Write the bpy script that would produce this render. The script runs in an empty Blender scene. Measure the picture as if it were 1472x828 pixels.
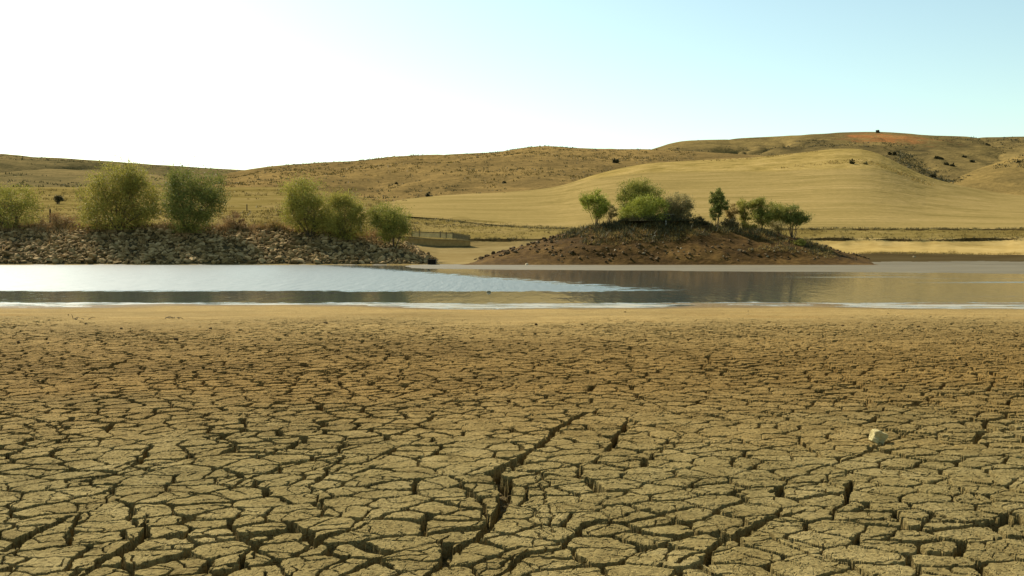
import bpy, bmesh, math, random
import numpy as np
from mathutils import Vector, Matrix, noise as mnoise

random.seed(7)
rng = np.random.default_rng(11)
S = bpy.context.scene
COL = S.collection
R = math.radians

# ------------------------------------------------------------------ camera, sky, sun, exposure
F = 1444.0            # focal length in photo pixels (1472 wide)
HORIZ = 362.0         # horizon row in the photo
CAMZ = 1.6            # above the water level
PITCH = math.atan((414 - HORIZ) / F)
cam_d = bpy.data.cameras.new('camera')
cam_d.sensor_width = 36.0
cam_d.lens = 36.0 * F / 1472.0
cam_d.clip_start = 0.05
cam_d.clip_end = 6000
cam = bpy.data.objects.new('camera', cam_d)
COL.objects.link(cam)
cam.location = (0, 0, CAMZ)
cam.rotation_euler = (R(90) - PITCH, 0, 0)
S.camera = cam

SUN_EL, SUN_AZ = 40.0, -40.0      # azimuth measured from +Y towards +X
world = bpy.data.worlds.new('World')
S.world = world
world.use_nodes = True
wn = world.node_tree
wn.nodes.clear()
sky = wn.nodes.new('ShaderNodeTexSky')
sky.sky_type = 'NISHITA'
sky.sun_disc = False
sky.sun_elevation = R(SUN_EL)
sky.sun_rotation = R(SUN_AZ)
sky.altitude = 0
sky.air_density = 1.0
sky.dust_density = 0.8
sky.ozone_density = 0.6
tint = wn.nodes.new('ShaderNodeMix')
tint.data_type = 'RGBA'
tint.blend_type = 'MULTIPLY'
tint.inputs[0].default_value = 1.0
tint.inputs[7].default_value = (1.06, 1.12, 0.905, 1)
bg = wn.nodes.new('ShaderNodeBackground')
bg.inputs['Strength'].default_value = 0.094
wo = wn.nodes.new('ShaderNodeOutputWorld')
wn.links.new(sky.outputs[0], tint.inputs[6])
wn.links.new(tint.outputs[2], bg.inputs[0])
wn.links.new(bg.outputs[0], wo.inputs[0])

sd = bpy.data.lights.new('sun', 'SUN')
sd.energy = 5.0
sd.angle = R(0.6)
sd.color = (1.0, 0.93, 0.78)
sun = bpy.data.objects.new('sun', sd)
COL.objects.link(sun)
sdir = Vector((math.sin(R(SUN_AZ)) * math.cos(R(SUN_EL)), math.cos(R(SUN_AZ)) * math.cos(R(SUN_EL)), math.sin(R(SUN_EL))))
sun.rotation_euler = sdir.to_track_quat('Z', 'Y').to_euler()
sun.location = sdir * 60

S.view_settings.view_transform = 'Standard'
S.view_settings.look = 'None'
S.view_settings.exposure = 0.85
S.view_settings.gamma = 1.0
S.view_settings.use_curve_mapping = False
S.render.engine = 'CYCLES'
S.cycles.use_denoising = True
S.cycles.max_bounces = 6

# ------------------------------------------------------------------ projection helper
cp, sp = math.cos(PITCH), math.sin(PITCH)
def at(px, py, Y):
    """world point seen at photo pixel (px,py) at ground distance Y"""
    a = (np.asarray(px, float) - 736) / F
    b = (414 - np.asarray(py, float)) / F
    dy = cp + b * sp
    dz = -sp + b * cp
    k = Y / dy
    return a * k, Y + 0 * k, CAMZ + dz * k

def atv(px, py, Y):
    x, y, z = at(px, py, Y)
    return Vector((float(x), float(y), float(z)))

# ------------------------------------------------------------------ numpy noise
def hash2(ix, iy, seed):
    h = (ix.astype(np.int64) * 374761393 + iy.astype(np.int64) * 668265263 + seed * 2246822519) & 0xFFFFFFFF
    h = ((h ^ (h >> 13)) * 1274126177) & 0xFFFFFFFF
    h = ((h ^ (h >> 16)) * 2654435761) & 0xFFFFFFFF
    h = h ^ (h >> 15)
    return ((h & 0xFFFFFF) / 16777216.0).astype(np.float32)

def vnoise(x, y, seed=0):
    x = np.asarray(x, np.float64); y = np.asarray(y, np.float64)
    ix = np.floor(x); iy = np.floor(y)
    fx = (x - ix).astype(np.float32); fy = (y - iy).astype(np.float32)
    fx = fx * fx * fx * (fx * (fx * 6 - 15) + 10); fy = fy * fy * fy * (fy * (fy * 6 - 15) + 10)
    a = hash2(ix, iy, seed); b = hash2(ix + 1, iy, seed)
    c = hash2(ix, iy + 1, seed); d = hash2(ix + 1, iy + 1, seed)
    return (a + (b - a) * fx) * (1 - fy) + (c + (d - c) * fx) * fy

def fbm(x, y, seed=0, oct=4, gain=0.5):
    s = 0; a = 1; t = 0
    for o in range(oct):
        s = s + a * (vnoise(np.asarray(x) * 2**o + 17.3 * o, np.asarray(y) * 2**o - 9.1 * o, seed + o) - 0.5)
        t += a; a *= gain
    return s / t * 2      # about -1..1

# ------------------------------------------------------------------ materials
def new_mat(name):
    m = bpy.data.materials.new(name)
    m.use_nodes = True
    nt = m.node_tree
    b = nt.nodes['Principled BSDF']
    return m, nt, b

def N(nt, t, **kw):
    n = nt.nodes.new(t)
    for k, v in kw.items():
        setattr(n, k, v)
    return n

def ramp(nt, fac, stops):
    r = N(nt, 'ShaderNodeValToRGB')
    el = r.color_ramp.elements
    while len(el) < len(stops):
        el.new(0.5)
    for e, (p, c) in zip(el, stops):
        e.position = p
        e.color = (*c, 1) if len(c) == 3 else c
    nt.links.new(fac, r.inputs[0])
    return r.outputs[0]

def coords(nt, scale=(1, 1, 1), which='Object'):
    tc = N(nt, 'ShaderNodeTexCoord')
    mp = N(nt, 'ShaderNodeMapping')
    mp.inputs['Scale'].default_value = scale
    nt.links.new(tc.outputs[which], mp.inputs[0])
    return mp.outputs[0]

def noise_tex(nt, vec, scale, detail=4, rough=0.55, dist=0.0):
    n = N(nt, 'ShaderNodeTexNoise')
    n.inputs['Scale'].default_value = scale
    n.inputs['Detail'].default_value = detail
    n.inputs['Roughness'].default_value = rough
    n.inputs['Distortion'].default_value = dist
    nt.links.new(vec, n.inputs['Vector'])
    return n.outputs[0]

def math_n(nt, op, a, b=None, c=None, clamp=False):
    n = N(nt, 'ShaderNodeMath', operation=op, use_clamp=clamp)
    for i, v in enumerate((a, b, c)):
        if v is None:
            continue
        if isinstance(v, (int, float)):
            n.inputs[i].default_value = v
        else:
            nt.links.new(v, n.inputs[i])
    return n.outputs[0]

def maprange(nt, v, a, b, c=0.0, d=1.0, smooth=True):
    n = N(nt, 'ShaderNodeMapRange')
    n.interpolation_type = 'SMOOTHSTEP' if smooth else 'LINEAR'
    nt.links.new(v, n.inputs[0])
    for i, x in enumerate((a, b, c, d)):
        n.inputs[1 + i].default_value = x
    return n.outputs[0]

def mixc(nt, fac, a, b, mode='MIX'):
    n = N(nt, 'ShaderNodeMix', data_type='RGBA', blend_type=mode)
    for i, v in ((0, fac), (6, a), (7, b)):
        if isinstance(v, (int, float)):
            n.inputs[i].default_value = v
        elif isinstance(v, tuple):
            n.inputs[i].default_value = (*v, 1) if len(v) == 3 else v
        else:
            nt.links.new(v, n.inputs[i])
    return n.outputs[2]

def bump(nt, h, strength, dist, base=None):
    n = N(nt, 'ShaderNodeBump')
    if isinstance(strength, (int, float)):
        n.inputs['Strength'].default_value = strength
    else:
        nt.links.new(strength, n.inputs['Strength'])
    n.inputs['Distance'].default_value = dist
    nt.links.new(h, n.inputs['Height'])
    if base is not None:
        nt.links.new(base, n.inputs['Normal'])
    return n.outputs[0]

def sepxyz(nt, vec):
    n = N(nt, 'ShaderNodeSeparateXYZ')
    nt.links.new(vec, n.inputs[0])
    return n.outputs

def ground_mat(name, c_dark, c_mid, c_light, scale, stretch=(1, 1, 1), bump_d=0.1, bump_s=0.6, rough=0.95, fine=6.0, spec=0.0, gain=1.0):
    """two-octave earthy surface"""
    m, nt, b = new_mat(name)
    c_dark, c_mid, c_light = [tuple(x * gain for x in c) for c in (c_dark, c_mid, c_light)]
    v = coords(nt, stretch)
    n1 = noise_tex(nt, v, scale, 6, 0.6, 0.4)
    n2 = noise_tex(nt, v, scale * fine, 5, 0.65)
    f = math_n(nt, 'ADD', math_n(nt, 'MULTIPLY', n1, 0.6), math_n(nt, 'MULTIPLY', n2, 0.4))
    c = ramp(nt, f, [(0.36, c_dark), (0.50, c_mid), (0.63, c_light)])
    nt.links.new(c, b.inputs['Base Color'])
    b.inputs['Roughness'].default_value = rough
    b.inputs['Specular IOR Level'].default_value = spec
    nt.links.new(bump(nt, f, bump_s, bump_d), b.inputs['Normal'])
    return m

# dry lakebed: olive-brown crust near, tan smooth silt by the water
def mat_lakebed():
    m, nt, b = new_mat('dry_mud')
    v = coords(nt)
    xyz = sepxyz(nt, v)
    big = noise_tex(nt, coords(nt, (0.5, 1.0, 1)), 0.35, 4, 0.6, 0.3)
    mid = noise_tex(nt, v, 3.0, 5, 0.6)
    fine = noise_tex(nt, v, 38.0, 6, 0.7)
    grit = noise_tex(nt, v, 190.0, 3, 0.6)
    near = ramp(nt, mid, [(0.30, (0.1629, 0.1191, 0.0439)), (0.5, (0.2189, 0.1654, 0.0643)), (0.7, (0.2775, 0.2130, 0.0901))])
    midc = ramp(nt, mid, [(0.30, (0.1483, 0.0905, 0.0268)), (0.5, (0.1987, 0.1243, 0.0390)), (0.7, (0.2493, 0.1584, 0.0521))])
    far = ramp(nt, mid, [(0.30, (0.2408, 0.1637, 0.0608)), (0.7, (0.2970, 0.2094, 0.0806))])
    streak = noise_tex(nt, coords(nt, (0.25, 1.8, 1)), 1.0, 5, 0.65, 0.5)
    far = mixc(nt, 1.0, far, ramp(nt, streak, [(0.34, (0.9666, 0.8976, 0.8004)), (0.5, (1, 1, 1)), (0.66, (1.13, 1.12, 1.10))]), 'MULTIPLY')
    y = math_n(nt, 'ADD', xyz[1], math_n(nt, 'MULTIPLY', math_n(nt, 'SUBTRACT', big, 0.5), 7.0))
    c = mixc(nt, maprange(nt, y, 6.0, 12.0), near, midc)
    c = mixc(nt, maprange(nt, y, 13.0, 24.0), c, far)
    dirt = ramp(nt, fine, [(0.34, (0.50, 0.47, 0.42)), (0.50, (1, 1, 1)), (0.70, (1.22, 1.20, 1.15))])
    c = mixc(nt, 1.0, c, dirt, 'MULTIPLY')
    pat = ramp(nt, big, [(0.35, (0.86, 0.86, 0.85)), (0.62, (1.08, 1.07, 1.05))])
    c = mixc(nt, 1.0, c, pat, 'MULTIPLY')
    # damp rim beside the water
    wet = maprange(nt, math_n(nt, 'ADD', xyz[2], math_n(nt, 'MULTIPLY', math_n(nt, 'SUBTRACT', mid, 0.5), 0.016)), 0.006, 0.028)
    c = mixc(nt, wet, mixc(nt, 1.0, c, (0.60, 0.57, 0.55), 'MULTIPLY'), c)
    nt.links.new(c, b.inputs['Base Color'])
    nt.links.new(math_n(nt, 'ADD', 0.45, math_n(nt, 'MULTIPLY', wet, 0.5)), b.inputs['Roughness'])
    b.inputs['Specular IOR Level'].default_value = 0.02
    vo = N(nt, 'ShaderNodeTexVoronoi', feature='DISTANCE_TO_EDGE')
    wv = N(nt, 'ShaderNodeVectorMath', operation='ADD')
    nz = N(nt, 'ShaderNodeTexNoise'); nz.inputs['Scale'].default_value = 9.0
    nt.links.new(v, nz.inputs['Vector'])
    sc = N(nt, 'ShaderNodeVectorMath', operation='SCALE'); sc.inputs['Scale'].default_value = 0.09
    nt.links.new(nz.outputs['Color'], sc.inputs[0])
    nt.links.new(v, wv.inputs[0]); nt.links.new(sc.outputs[0], wv.inputs[1])
    nt.links.new(wv.outputs[0], vo.inputs['Vector'])
    vo.inputs['Scale'].default_value = 9.0
    hair = maprange(nt, vo.outputs['Distance'], 0.0, 0.035)
    h = math_n(nt, 'ADD', math_n(nt, 'MULTIPLY', fine, 0.9), math_n(nt, 'MULTIPLY', grit, 0.25))
    h = math_n(nt, 'ADD', h, math_n(nt, 'MULTIPLY', hair, 0.35))
    nt.links.new(bump(nt, h, 0.9, 0.02), b.inputs['Normal'])
    return m

def mat_water():
    m, nt, b = new_mat('lake_water')
    v = coords(nt)
    xyz = sepxyz(nt, v)
    b.inputs['Base Color'].default_value = (0.06, 0.075, 0.068, 1)
    b.inputs['IOR'].default_value = 1.33
    b.inputs['Specular IOR Level'].default_value = 1.0
    b.inputs['Specular Tint'].default_value = (1, 1, 1, 1)
    wob = noise_tex(nt, coords(nt, (0.22, 0.5, 1)), 1.0, 4, 0.6)
    wob2 = noise_tex(nt, coords(nt, (1.6, 0.5, 1)), 1.0, 4, 0.7)
    wobc = math_n(nt, 'ADD', math_n(nt, 'SUBTRACT', wob, 0.5), math_n(nt, 'MULTIPLY', math_n(nt, 'SUBTRACT', wob2, 0.5), 0.9))
    # the breeze ruffles the open water on the left; the lee of the mound and the margin lie calm
    near = maprange(nt, math_n(nt, 'ADD', xyz[1], math_n(nt, 'MULTIPLY', wobc, 4.2)), 40.2, 42.2)
    # wedge: line from (-8,90) to (7.6,46)
    line = math_n(nt, 'ADD', xyz[0], math_n(nt, 'MULTIPLY', math_n(nt, 'SUBTRACT', xyz[1], 46.0), 0.352))
    line = math_n(nt, 'ADD', line, math_n(nt, 'MULTIPLY', wobc, 6.5))
    lee = maprange(nt, line, 2.4, 6.0, 1.0, 0.0)
    ruff = math_n(nt, 'MULTIPLY', near, lee)
    # a ruffled strip along the near margin, and a few cat's-paws on the right
    yy = math_n(nt, 'ADD', xyz[1], math_n(nt, 'MULTIPLY', wobc, 2.2))
    # pale scum drifted against the near margin
    scn = noise_tex(nt, coords(nt, (0.5, 2.2, 1)), 1.0, 5, 0.7, 0.4)
    foam = math_n(nt, 'MULTIPLY', maprange(nt, yy, 30.9, 31.9, 1.0, 0.0), maprange(nt, scn, 0.40, 0.56))
    paw = noise_tex(nt, coords(nt, (0.035, 0.22, 1)), 1.0, 4, 0.6)
    pawm = math_n(nt, 'MULTIPLY', maprange(nt, paw, 0.54, 0.66), maprange(nt, xyz[0], 14.0, 26.0))
    ruff = math_n(nt, 'MAXIMUM', ruff, math_n(nt, 'MULTIPLY', pawm, 0.55))
    nt.links.new(mixc(nt, foam, (0.070, 0.082, 0.072), (0.30, 0.27, 0.20)), b.inputs['Base Color'])
    nt.links.new(math_n(nt, 'SUBTRACT', 1.0, math_n(nt, 'MULTIPLY', foam, 0.85)), b.inputs['Specular IOR Level'])
    nt.links.new(math_n(nt, 'ADD', 0.05, math_n(nt, 'ADD', math_n(nt, 'MULTIPLY', ruff, 0.37), math_n(nt, 'MULTIPLY', foam, 0.6)), None, True), b.inputs['Roughness'])
    w1 = noise_tex(nt, coords(nt, (2.2, 0.24, 1)), 1.0, 3, 0.62)
    w2 = noise_tex(nt, coords(nt, (0.5, 0.35, 1)), 1.0, 3, 0.5)
    h = math_n(nt, 'ADD', math_n(nt, 'MULTIPLY', w1, 0.9), math_n(nt, 'MULTIPLY', w2, 0.5))
    st = math_n(nt, 'ADD', 0.23, math_n(nt, 'MULTIPLY', ruff, 0.6))
    nt.links.new(bump(nt, h, st, 0.10), b.inputs['Normal'])
    return m

def mat_leaf(name, dark, mid, light, trans=0.27):
    m, nt, b = new_mat(name)
    g = N(nt, 'ShaderNodeNewGeometry')
    cl = noise_tex(nt, coords(nt), 0.55, 2, 0.5)
    f = math_n(nt, 'ADD', math_n(nt, 'MULTIPLY', g.outputs['Random Per Island'], 0.34), math_n(nt, 'MULTIPLY', cl, 0.85))
    c = ramp(nt, f, [(0.25, dark), (0.55, mid), (0.90, light)])
    nt.links.new(c, b.inputs['Base Color'])
    b.inputs['Roughness'].default_value = 0.7
    b.inputs['Specular IOR Level'].default_value = 0.15
    t = N(nt, 'ShaderNodeBsdfTranslucent')
    nt.links.new(c, t.inputs[0])
    mx = N(nt, 'ShaderNodeMixShader')
    mx.inputs[0].default_value = trans
    out = nt.nodes['Material Output']
    nt.links.new(b.outputs[0], mx.inputs[1]); nt.links.new(t.outputs[0], mx.inputs[2])
    nt.links.new(mx.outputs[0], out.inputs[0])
    return m

def mat_rock(name, cs, scale=3.0):
    m, nt, b = new_mat(name)
    oi = N(nt, 'ShaderNodeObjectInfo')
    g = N(nt, 'ShaderNodeNewGeometry')
    n1 = noise_tex(nt, coords(nt), scale, 5, 0.65)
    rnd = math_n(nt, 'FRACT', math_n(nt, 'ADD', oi.outputs['Random'], g.outputs['Random Per Island']))
    f = math_n(nt, 'ADD', math_n(nt, 'MULTIPLY', n1, 0.6), math_n(nt, 'MULTIPLY', rnd, 0.4))
    nt.links.new(ramp(nt, f, [(0.25, cs[0]), (0.5, cs[1]), (0.78, cs[2])]), b.inputs['Base Color'])
    b.inputs['Roughness'].default_value = 0.92
    b.inputs['Specular IOR Level'].default_value = 0.03
    nt.links.new(bump(nt, noise_tex(nt, coords(nt), scale * 5, 4, 0.6), 0.7, 0.04), b.inputs['Normal'])
    return m

def mat_plain(name, col, rough=0.8, scale=6.0, var=0.25):
    m, nt, b = new_mat(name)
    n = noise_tex(nt, coords(nt), scale, 5, 0.65)
    lo = tuple(x * (1 - var) for x in col); hi = tuple(min(1, x * (1 + var)) for x in col)
    nt.links.new(ramp(nt, n, [(0.3, lo), (0.7, hi)]), b.inputs['Base Color'])
    b.inputs['Roughness'].default_value = rough
    b.inputs['Specular IOR Level'].default_value = 0.25
    nt.links.new(bump(nt, n, 0.3, 0.02), b.inputs['Normal'])
    return m

def mat_field():
    """mown dry field: pale gold with faint contour passes, rougher turf towards the brow"""
    m, nt, b = new_mat('dry_field')
    v = coords(nt)
    xyz = sepxyz(nt, v)
    st = noise_tex(nt, coords(nt, (0.012, 0.10, 0.55)), 1.0, 5, 0.62, 0.6)
    st2 = noise_tex(nt, coords(nt, (0.03, 0.30, 1.6)), 1.0, 3, 0.6, 0.3)
    f = math_n(nt, 'ADD', math_n(nt, 'MULTIPLY', st, 0.6), math_n(nt, 'MULTIPLY', st2, 0.4))
    c = ramp(nt, f, [(0.32, (0.1452, 0.1067, 0.0346)), (0.5, (0.2215, 0.1587, 0.0562)), (0.68, (0.2837, 0.1998, 0.0800))])
    rg = noise_tex(nt, v, 0.12, 6, 0.65)
    rc = ramp(nt, rg, [(0.34, (0.1678, 0.1205, 0.0357)), (0.5, (0.2486, 0.1752, 0.0560)), (0.66, (0.3021, 0.2122, 0.0777))])
    mk = maprange(nt, math_n(nt, 'ADD', xyz[2], math_n(nt, 'MULTIPLY', math_n(nt, 'SUBTRACT', noise_tex(nt, v, 0.02, 3), 0.5), 8.0)), 26.0, 28.5)
    c = mixc(nt, mk, c, rc)
    gr = noise_tex(nt, v, 0.9, 4, 0.7)
    c = mixc(nt, 1.0, c, ramp(nt, gr, [(0.3, (0.82, 0.84, 0.8)), (0.7, (1.12, 1.1, 1.1))]), 'MULTIPLY')
    nt.links.new(c, b.inputs['Base Color'])
    b.inputs['Roughness'].default_value = 0.95
    b.inputs['Specular IOR Level'].default_value = 0.0
    hh = math_n(nt, 'ADD', math_n(nt, 'MULTIPLY', st2, 0.6), math_n(nt, 'MULTIPLY', rg, math_n(nt, 'ADD', 0.3, mk)))
    nt.links.new(bump(nt, hh, 0.6, 1.0), b.inputs['Normal'])
    return m

def mat_hill(name, grass, scrub, soil=None, soil_at=None):
    m, nt, b = new_mat(name)
    v = coords(nt)
    n1 = noise_tex(nt, coords(nt, (0.7, 0.5, 2.0)), 0.012, 6, 0.62, 0.8)
    n2 = noise_tex(nt, coords(nt, (0.8, 0.6, 3.0)), 0.09, 6, 0.68, 0.5)
    n3 = noise_tex(nt, v, 0.6, 4, 0.7)
    f = math_n(nt, 'ADD', math_n(nt, 'MULTIPLY', n1, 0.55), math_n(nt, 'MULTIPLY', n2, 0.45))
    c = ramp(nt, f, [(0.38, scrub), (0.49, tuple((x + y) / 2 for x, y in zip(scrub, grass))), (0.58, grass)])
    c = mixc(nt, 1.0, c, ramp(nt, n3, [(0.3, (0.72, 0.74, 0.7)), (0.7, (1.18, 1.16, 1.14))]), 'MULTIPLY')
    if soil:
        sx, sy, sz, rx, ry, rz = soil_at
        mp = N(nt, 'ShaderNodeMapping')
        mp.vector_type = 'POINT'
        mp.inputs['Location'].default_value = (-sx / rx, -sy / ry, -sz / rz)
        mp.inputs['Scale'].default_value = (1 / rx, 1 / ry, 1 / rz)
        tc = N(nt, 'ShaderNodeTexCoord')
        nt.links.new(tc.outputs['Object'], mp.inputs[0])
        ln = N(nt, 'ShaderNodeVectorMath', operation='LENGTH')
        nt.links.new(mp.outputs[0], ln.inputs[0])
        dd = math_n(nt, 'ADD', ln.outputs['Value'], math_n(nt, 'MULTIPLY', math_n(nt, 'SUBTRACT', n2, 0.5), 3.6))
        sc = ramp(nt, n2, [(0.35, tuple(x * 0.75 for x in soil)), (0.6, soil)])
        fac = math_n(nt, 'MULTIPLY', maprange(nt, dd, 0.35, 1.15, 0.9, 0.0), maprange(nt, noise_tex(nt, coords(nt, (1, 0.5, 1)), 0.075, 5, 0.7, 0.8), 0.42, 0.58, 0.40, 1.0))
        c = mixc(nt, fac, c, sc)
    nt.links.new(c, b.inputs['Base Color'])
    b.inputs['Roughness'].default_value = 0.95
    b.inputs['Specular IOR Level'].default_value = 0.0
    nt.links.new(bump(nt, f, 0.9, 4.0), b.inputs['Normal'])
    return m

M = {}
M['lakebed'] = mat_lakebed()
M['water'] = mat_water()
M['field'] = mat_field()
M['hill_left'] = mat_hill('left_hill_turf', (0.1814, 0.1309, 0.0541), (0.0794, 0.0654, 0.0291))
M['hill_mid'] = mat_hill('middle_hill_turf', (0.2188, 0.1427, 0.0509), (0.1123, 0.0775, 0.0312))
M['hill_right'] = mat_hill('right_hill_turf', (0.2244, 0.1510, 0.0509), (0.1153, 0.0820, 0.0307))
sx, sy, sz = at(1268, 204, 700)
M['hill_back'] = mat_hill('back_ridge_turf', (0.1865, 0.1312, 0.0477), (0.0623, 0.0485, 0.0224), (0.3356, 0.1363, 0.0448),
                          (float(sx), float(sy), float(sz), 34, 120, 7.0))
M['wet_mud'] = ground_mat('wet_mud', (0.1512, 0.1162, 0.0532), (0.2100, 0.1660, 0.0836), (0.2688, 0.2158, 0.1140), 0.25, (0.35, 1, 1), 0.03, 0.4, 0.75, 4, 0.2, gain=0.5)
M['dark_mud'] = ground_mat('dark_mud', (0.0966, 0.0664, 0.0274), (0.1302, 0.0930, 0.0395), (0.1680, 0.1245, 0.0570), 0.2, (0.3, 1, 1), 0.06, 0.5, 1.0, 5, 0.0, 0.42)
M['bank_sand'] = ground_mat('bank_sand', (0.2581, 0.1727, 0.0543), (0.3318, 0.2289, 0.0782), (0.3932, 0.2741, 0.1035), 0.25, (0.5, 1, 1.5), 0.25, 0.6)
M['bank_silt'] = ground_mat('bank_silt', (0.14, 0.098, 0.036), (0.185, 0.132, 0.052), (0.23, 0.168, 0.070), 0.25, (0.5, 1, 1.5), 0.25, 0.6)
M['ledge'] = ground_mat('eroded_ledge', (0.0588, 0.0415, 0.0152), (0.1092, 0.0747, 0.0266), (0.1848, 0.1245, 0.0456), 0.5, (1, 1, 1), 0.3, 0.8, gain=0.45)
M['turf'] = ground_mat('dry_turf', (0.1714, 0.1175, 0.0323), (0.3226, 0.2351, 0.0711), (0.4133, 0.2938, 0.1098), 0.12, (0.35, 0.8, 1), 0.5, 0.9, 0.95, 9, gain=0.50)
M['mound'] = ground_mat('brown_mound_earth', (0.0787, 0.0420, 0.0088), (0.1504, 0.0796, 0.0163), (0.2747, 0.1548, 0.0376), 0.30, (0.6, 0.6, 1), 0.5, 1.0, 1.0, 7, 0.05, 0.42)
M['bank_core'] = ground_mat('embankment_earth', (0.0420, 0.0315, 0.0152), (0.0756, 0.0564, 0.0266), (0.1176, 0.0871, 0.0418), 0.6, (1, 1, 1), 0.2, 0.8)
M['rock'] = mat_rock('riprap_stone', ((0.0680, 0.0429, 0.0165), (0.2246, 0.1482, 0.0595), (0.4900, 0.3347, 0.1607)), 1.6)
M['stone'] = mat_rock('mound_stone', ((0.0600, 0.0370, 0.0158), (0.1200, 0.0748, 0.0346), (0.2200, 0.1496, 0.0792)), 2.5)
M['white_stone'] = mat_rock('pale_stone', ((0.2520, 0.1900, 0.1092), (0.3570, 0.2850, 0.1716), (0.4830, 0.3990, 0.2652)), 2.5)
M['near_stone'] = mat_rock('pale_yellow_stone', ((0.3456, 0.2796, 0.1082), (0.4416, 0.3582, 0.1546), (0.5280, 0.4368, 0.2317)), 18)
M['bark'] = mat_plain('bark', (0.085, 0.060, 0.035), 0.9, 8)
M['twig'] = mat_plain('bare_twigs', (0.15, 0.115, 0.075), 0.9, 8)
M['concrete'] = mat_plain('old_concrete', (0.36, 0.26, 0.11), 0.9, 2)
M['concrete_dark'] = mat_plain('stained_concrete', (0.36, 0.225, 0.075), 0.9, 2)
M['panel'] = mat_plain('pale_panel', (0.62, 0.46, 0.20), 0.85, 2)
M['rail'] = mat_plain('weathered_rail', (0.20, 0.155, 0.075), 0.8, 4)
M['rust'] = mat_plain('dark_rusty_metal', (0.045, 0.032, 0.02), 0.8, 5)
M['white_paint'] = mat_plain('white_paint', (0.5, 0.47, 0.4), 0.6, 5, 0.1)
M['post_wood'] = mat_plain('post_wood', (0.06, 0.042, 0.025), 0.9, 6)
LEAF = {
 'olive': mat_leaf('olive_leaves', (0.1465, 0.1278, 0.0258), (0.2806, 0.2484, 0.0486), (0.4884, 0.4010, 0.0887)),
 'green': mat_leaf('green_leaves', (0.1130, 0.1192, 0.0228), (0.2150, 0.2106, 0.0385), (0.3955, 0.3443, 0.0757)),
 'dark': mat_leaf('dark_green_leaves', (0.0896, 0.1068, 0.0258), (0.1690, 0.1785, 0.0385), (0.3233, 0.2898, 0.0715)),
 'yellow': mat_leaf('yellow_green_leaves', (0.1542, 0.1408, 0.0244), (0.2774, 0.2531, 0.0461), (0.4530, 0.3902, 0.0840)),
 'light': mat_leaf('light_green_leaves', (0.1648, 0.1726, 0.0216), (0.2756, 0.2860, 0.0406), (0.4405, 0.4241, 0.0840)),
 'grey': mat_leaf('grey_green_leaves', (0.1684, 0.1337, 0.0497), (0.2749, 0.2251, 0.0888), (0.4078, 0.3400, 0.1415)),
 'tan': mat_leaf('tan_leaves', (0.1733, 0.1168, 0.0325), (0.2743, 0.1882, 0.0529), (0.4069, 0.2823, 0.0904)),
 'brown': mat_leaf('dry_brown_leaves', (0.1792, 0.1061, 0.0406), (0.2996, 0.1830, 0.0752), (0.4555, 0.2978, 0.1325), 0.2),
 'scrub': mat_leaf('scrub_leaves', (0.035, 0.034, 0.014), (0.065, 0.058, 0.022), (0.11, 0.095, 0.04), 0.2),
 'straw': mat_leaf('straw', (0.0765, 0.0556, 0.0120), (0.1275, 0.0913, 0.0216), (0.1870, 0.1328, 0.0400), 0.2),
}

# ------------------------------------------------------------------ mesh helpers
def mesh_np(name, verts, faces, mats, idx=None, smooth=True):
    """verts (n,3) float, faces (m,k) int"""
    me = bpy.data.meshes.new(name)
    n, (m, k) = len(verts), faces.shape
    me.vertices.add(n)
    me.vertices.foreach_set('co', np.ascontiguousarray(verts, np.float32).ravel())
    me.loops.add(m * k)
    me.loops.foreach_set('vertex_index', np.ascontiguousarray(faces, np.int32).ravel())
    me.polygons.add(m)
    me.polygons.foreach_set('loop_start', np.arange(0, m * k, k, dtype=np.int32))
    me.polygons.foreach_set('loop_total', np.full(m, k, np.int32))
    for mt in (mats if isinstance(mats, (list, tuple)) else [mats]):
        me.materials.append(mt)
    if idx is not None:
        me.polygons.foreach_set('material_index', np.ascontiguousarray(idx, np.int32))
    me.polygons.foreach_set('use_smooth', np.full(m, smooth, bool))
    me.update(calc_edges=True)
    return me

def link(name, me, parent=None, loc=None):
    o = bpy.data.objects.new(name, me)
    COL.objects.link(o)
    if parent:
        o.parent = parent
    if loc is not None:
        o.location = loc
    return o

def tag(o, label=None, cat=None, group=None, kind=None):
    for k, v in (('label', label), ('category', cat), ('group', group), ('kind', kind)):
        if v:
            o[k] = v
    return o

def empty(name, loc):
    o = bpy.data.objects.new(name, None)
    o.empty_display_size = 0.3
    COL.objects.link(o)
    o.location = loc
    return o

def grid_faces(rows, cols):
    i = np.arange((rows - 1) * cols).reshape(rows - 1, cols)[:, :-1].ravel()
    return np.stack([i, i + 1, i + cols + 1, i + cols], 1)

def from_bm(name, bm, mat, smooth=False):
    me = bpy.data.meshes.new(name)
    bm.normal_update()
    bm.to_mesh(me)
    bm.free()
    me.materials.append(mat)
    for p in me.polygons:
        p.use_smooth = smooth
    return me

def box_bm(bm, c, size, bev=0.0, rot=None):
    r = bmesh.ops.create_cube(bm, size=1.0)
    vs = r['verts']
    bmesh.ops.scale(bm, vec=size, verts=vs)
    if bev:
        es = list({e for v in vs for e in v.link_edges})
        b = bmesh.ops.bevel(bm, geom=es, offset=bev, segments=1, affect='EDGES')
        vs = list({v for f in b['faces'] for v in f.verts} | {v for v in vs if v.is_valid})
    if rot:
        bmesh.ops.rotate(bm, cent=(0, 0, 0), matrix=rot, verts=vs)
    bmesh.ops.translate(bm, vec=c, verts=vs)

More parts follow.
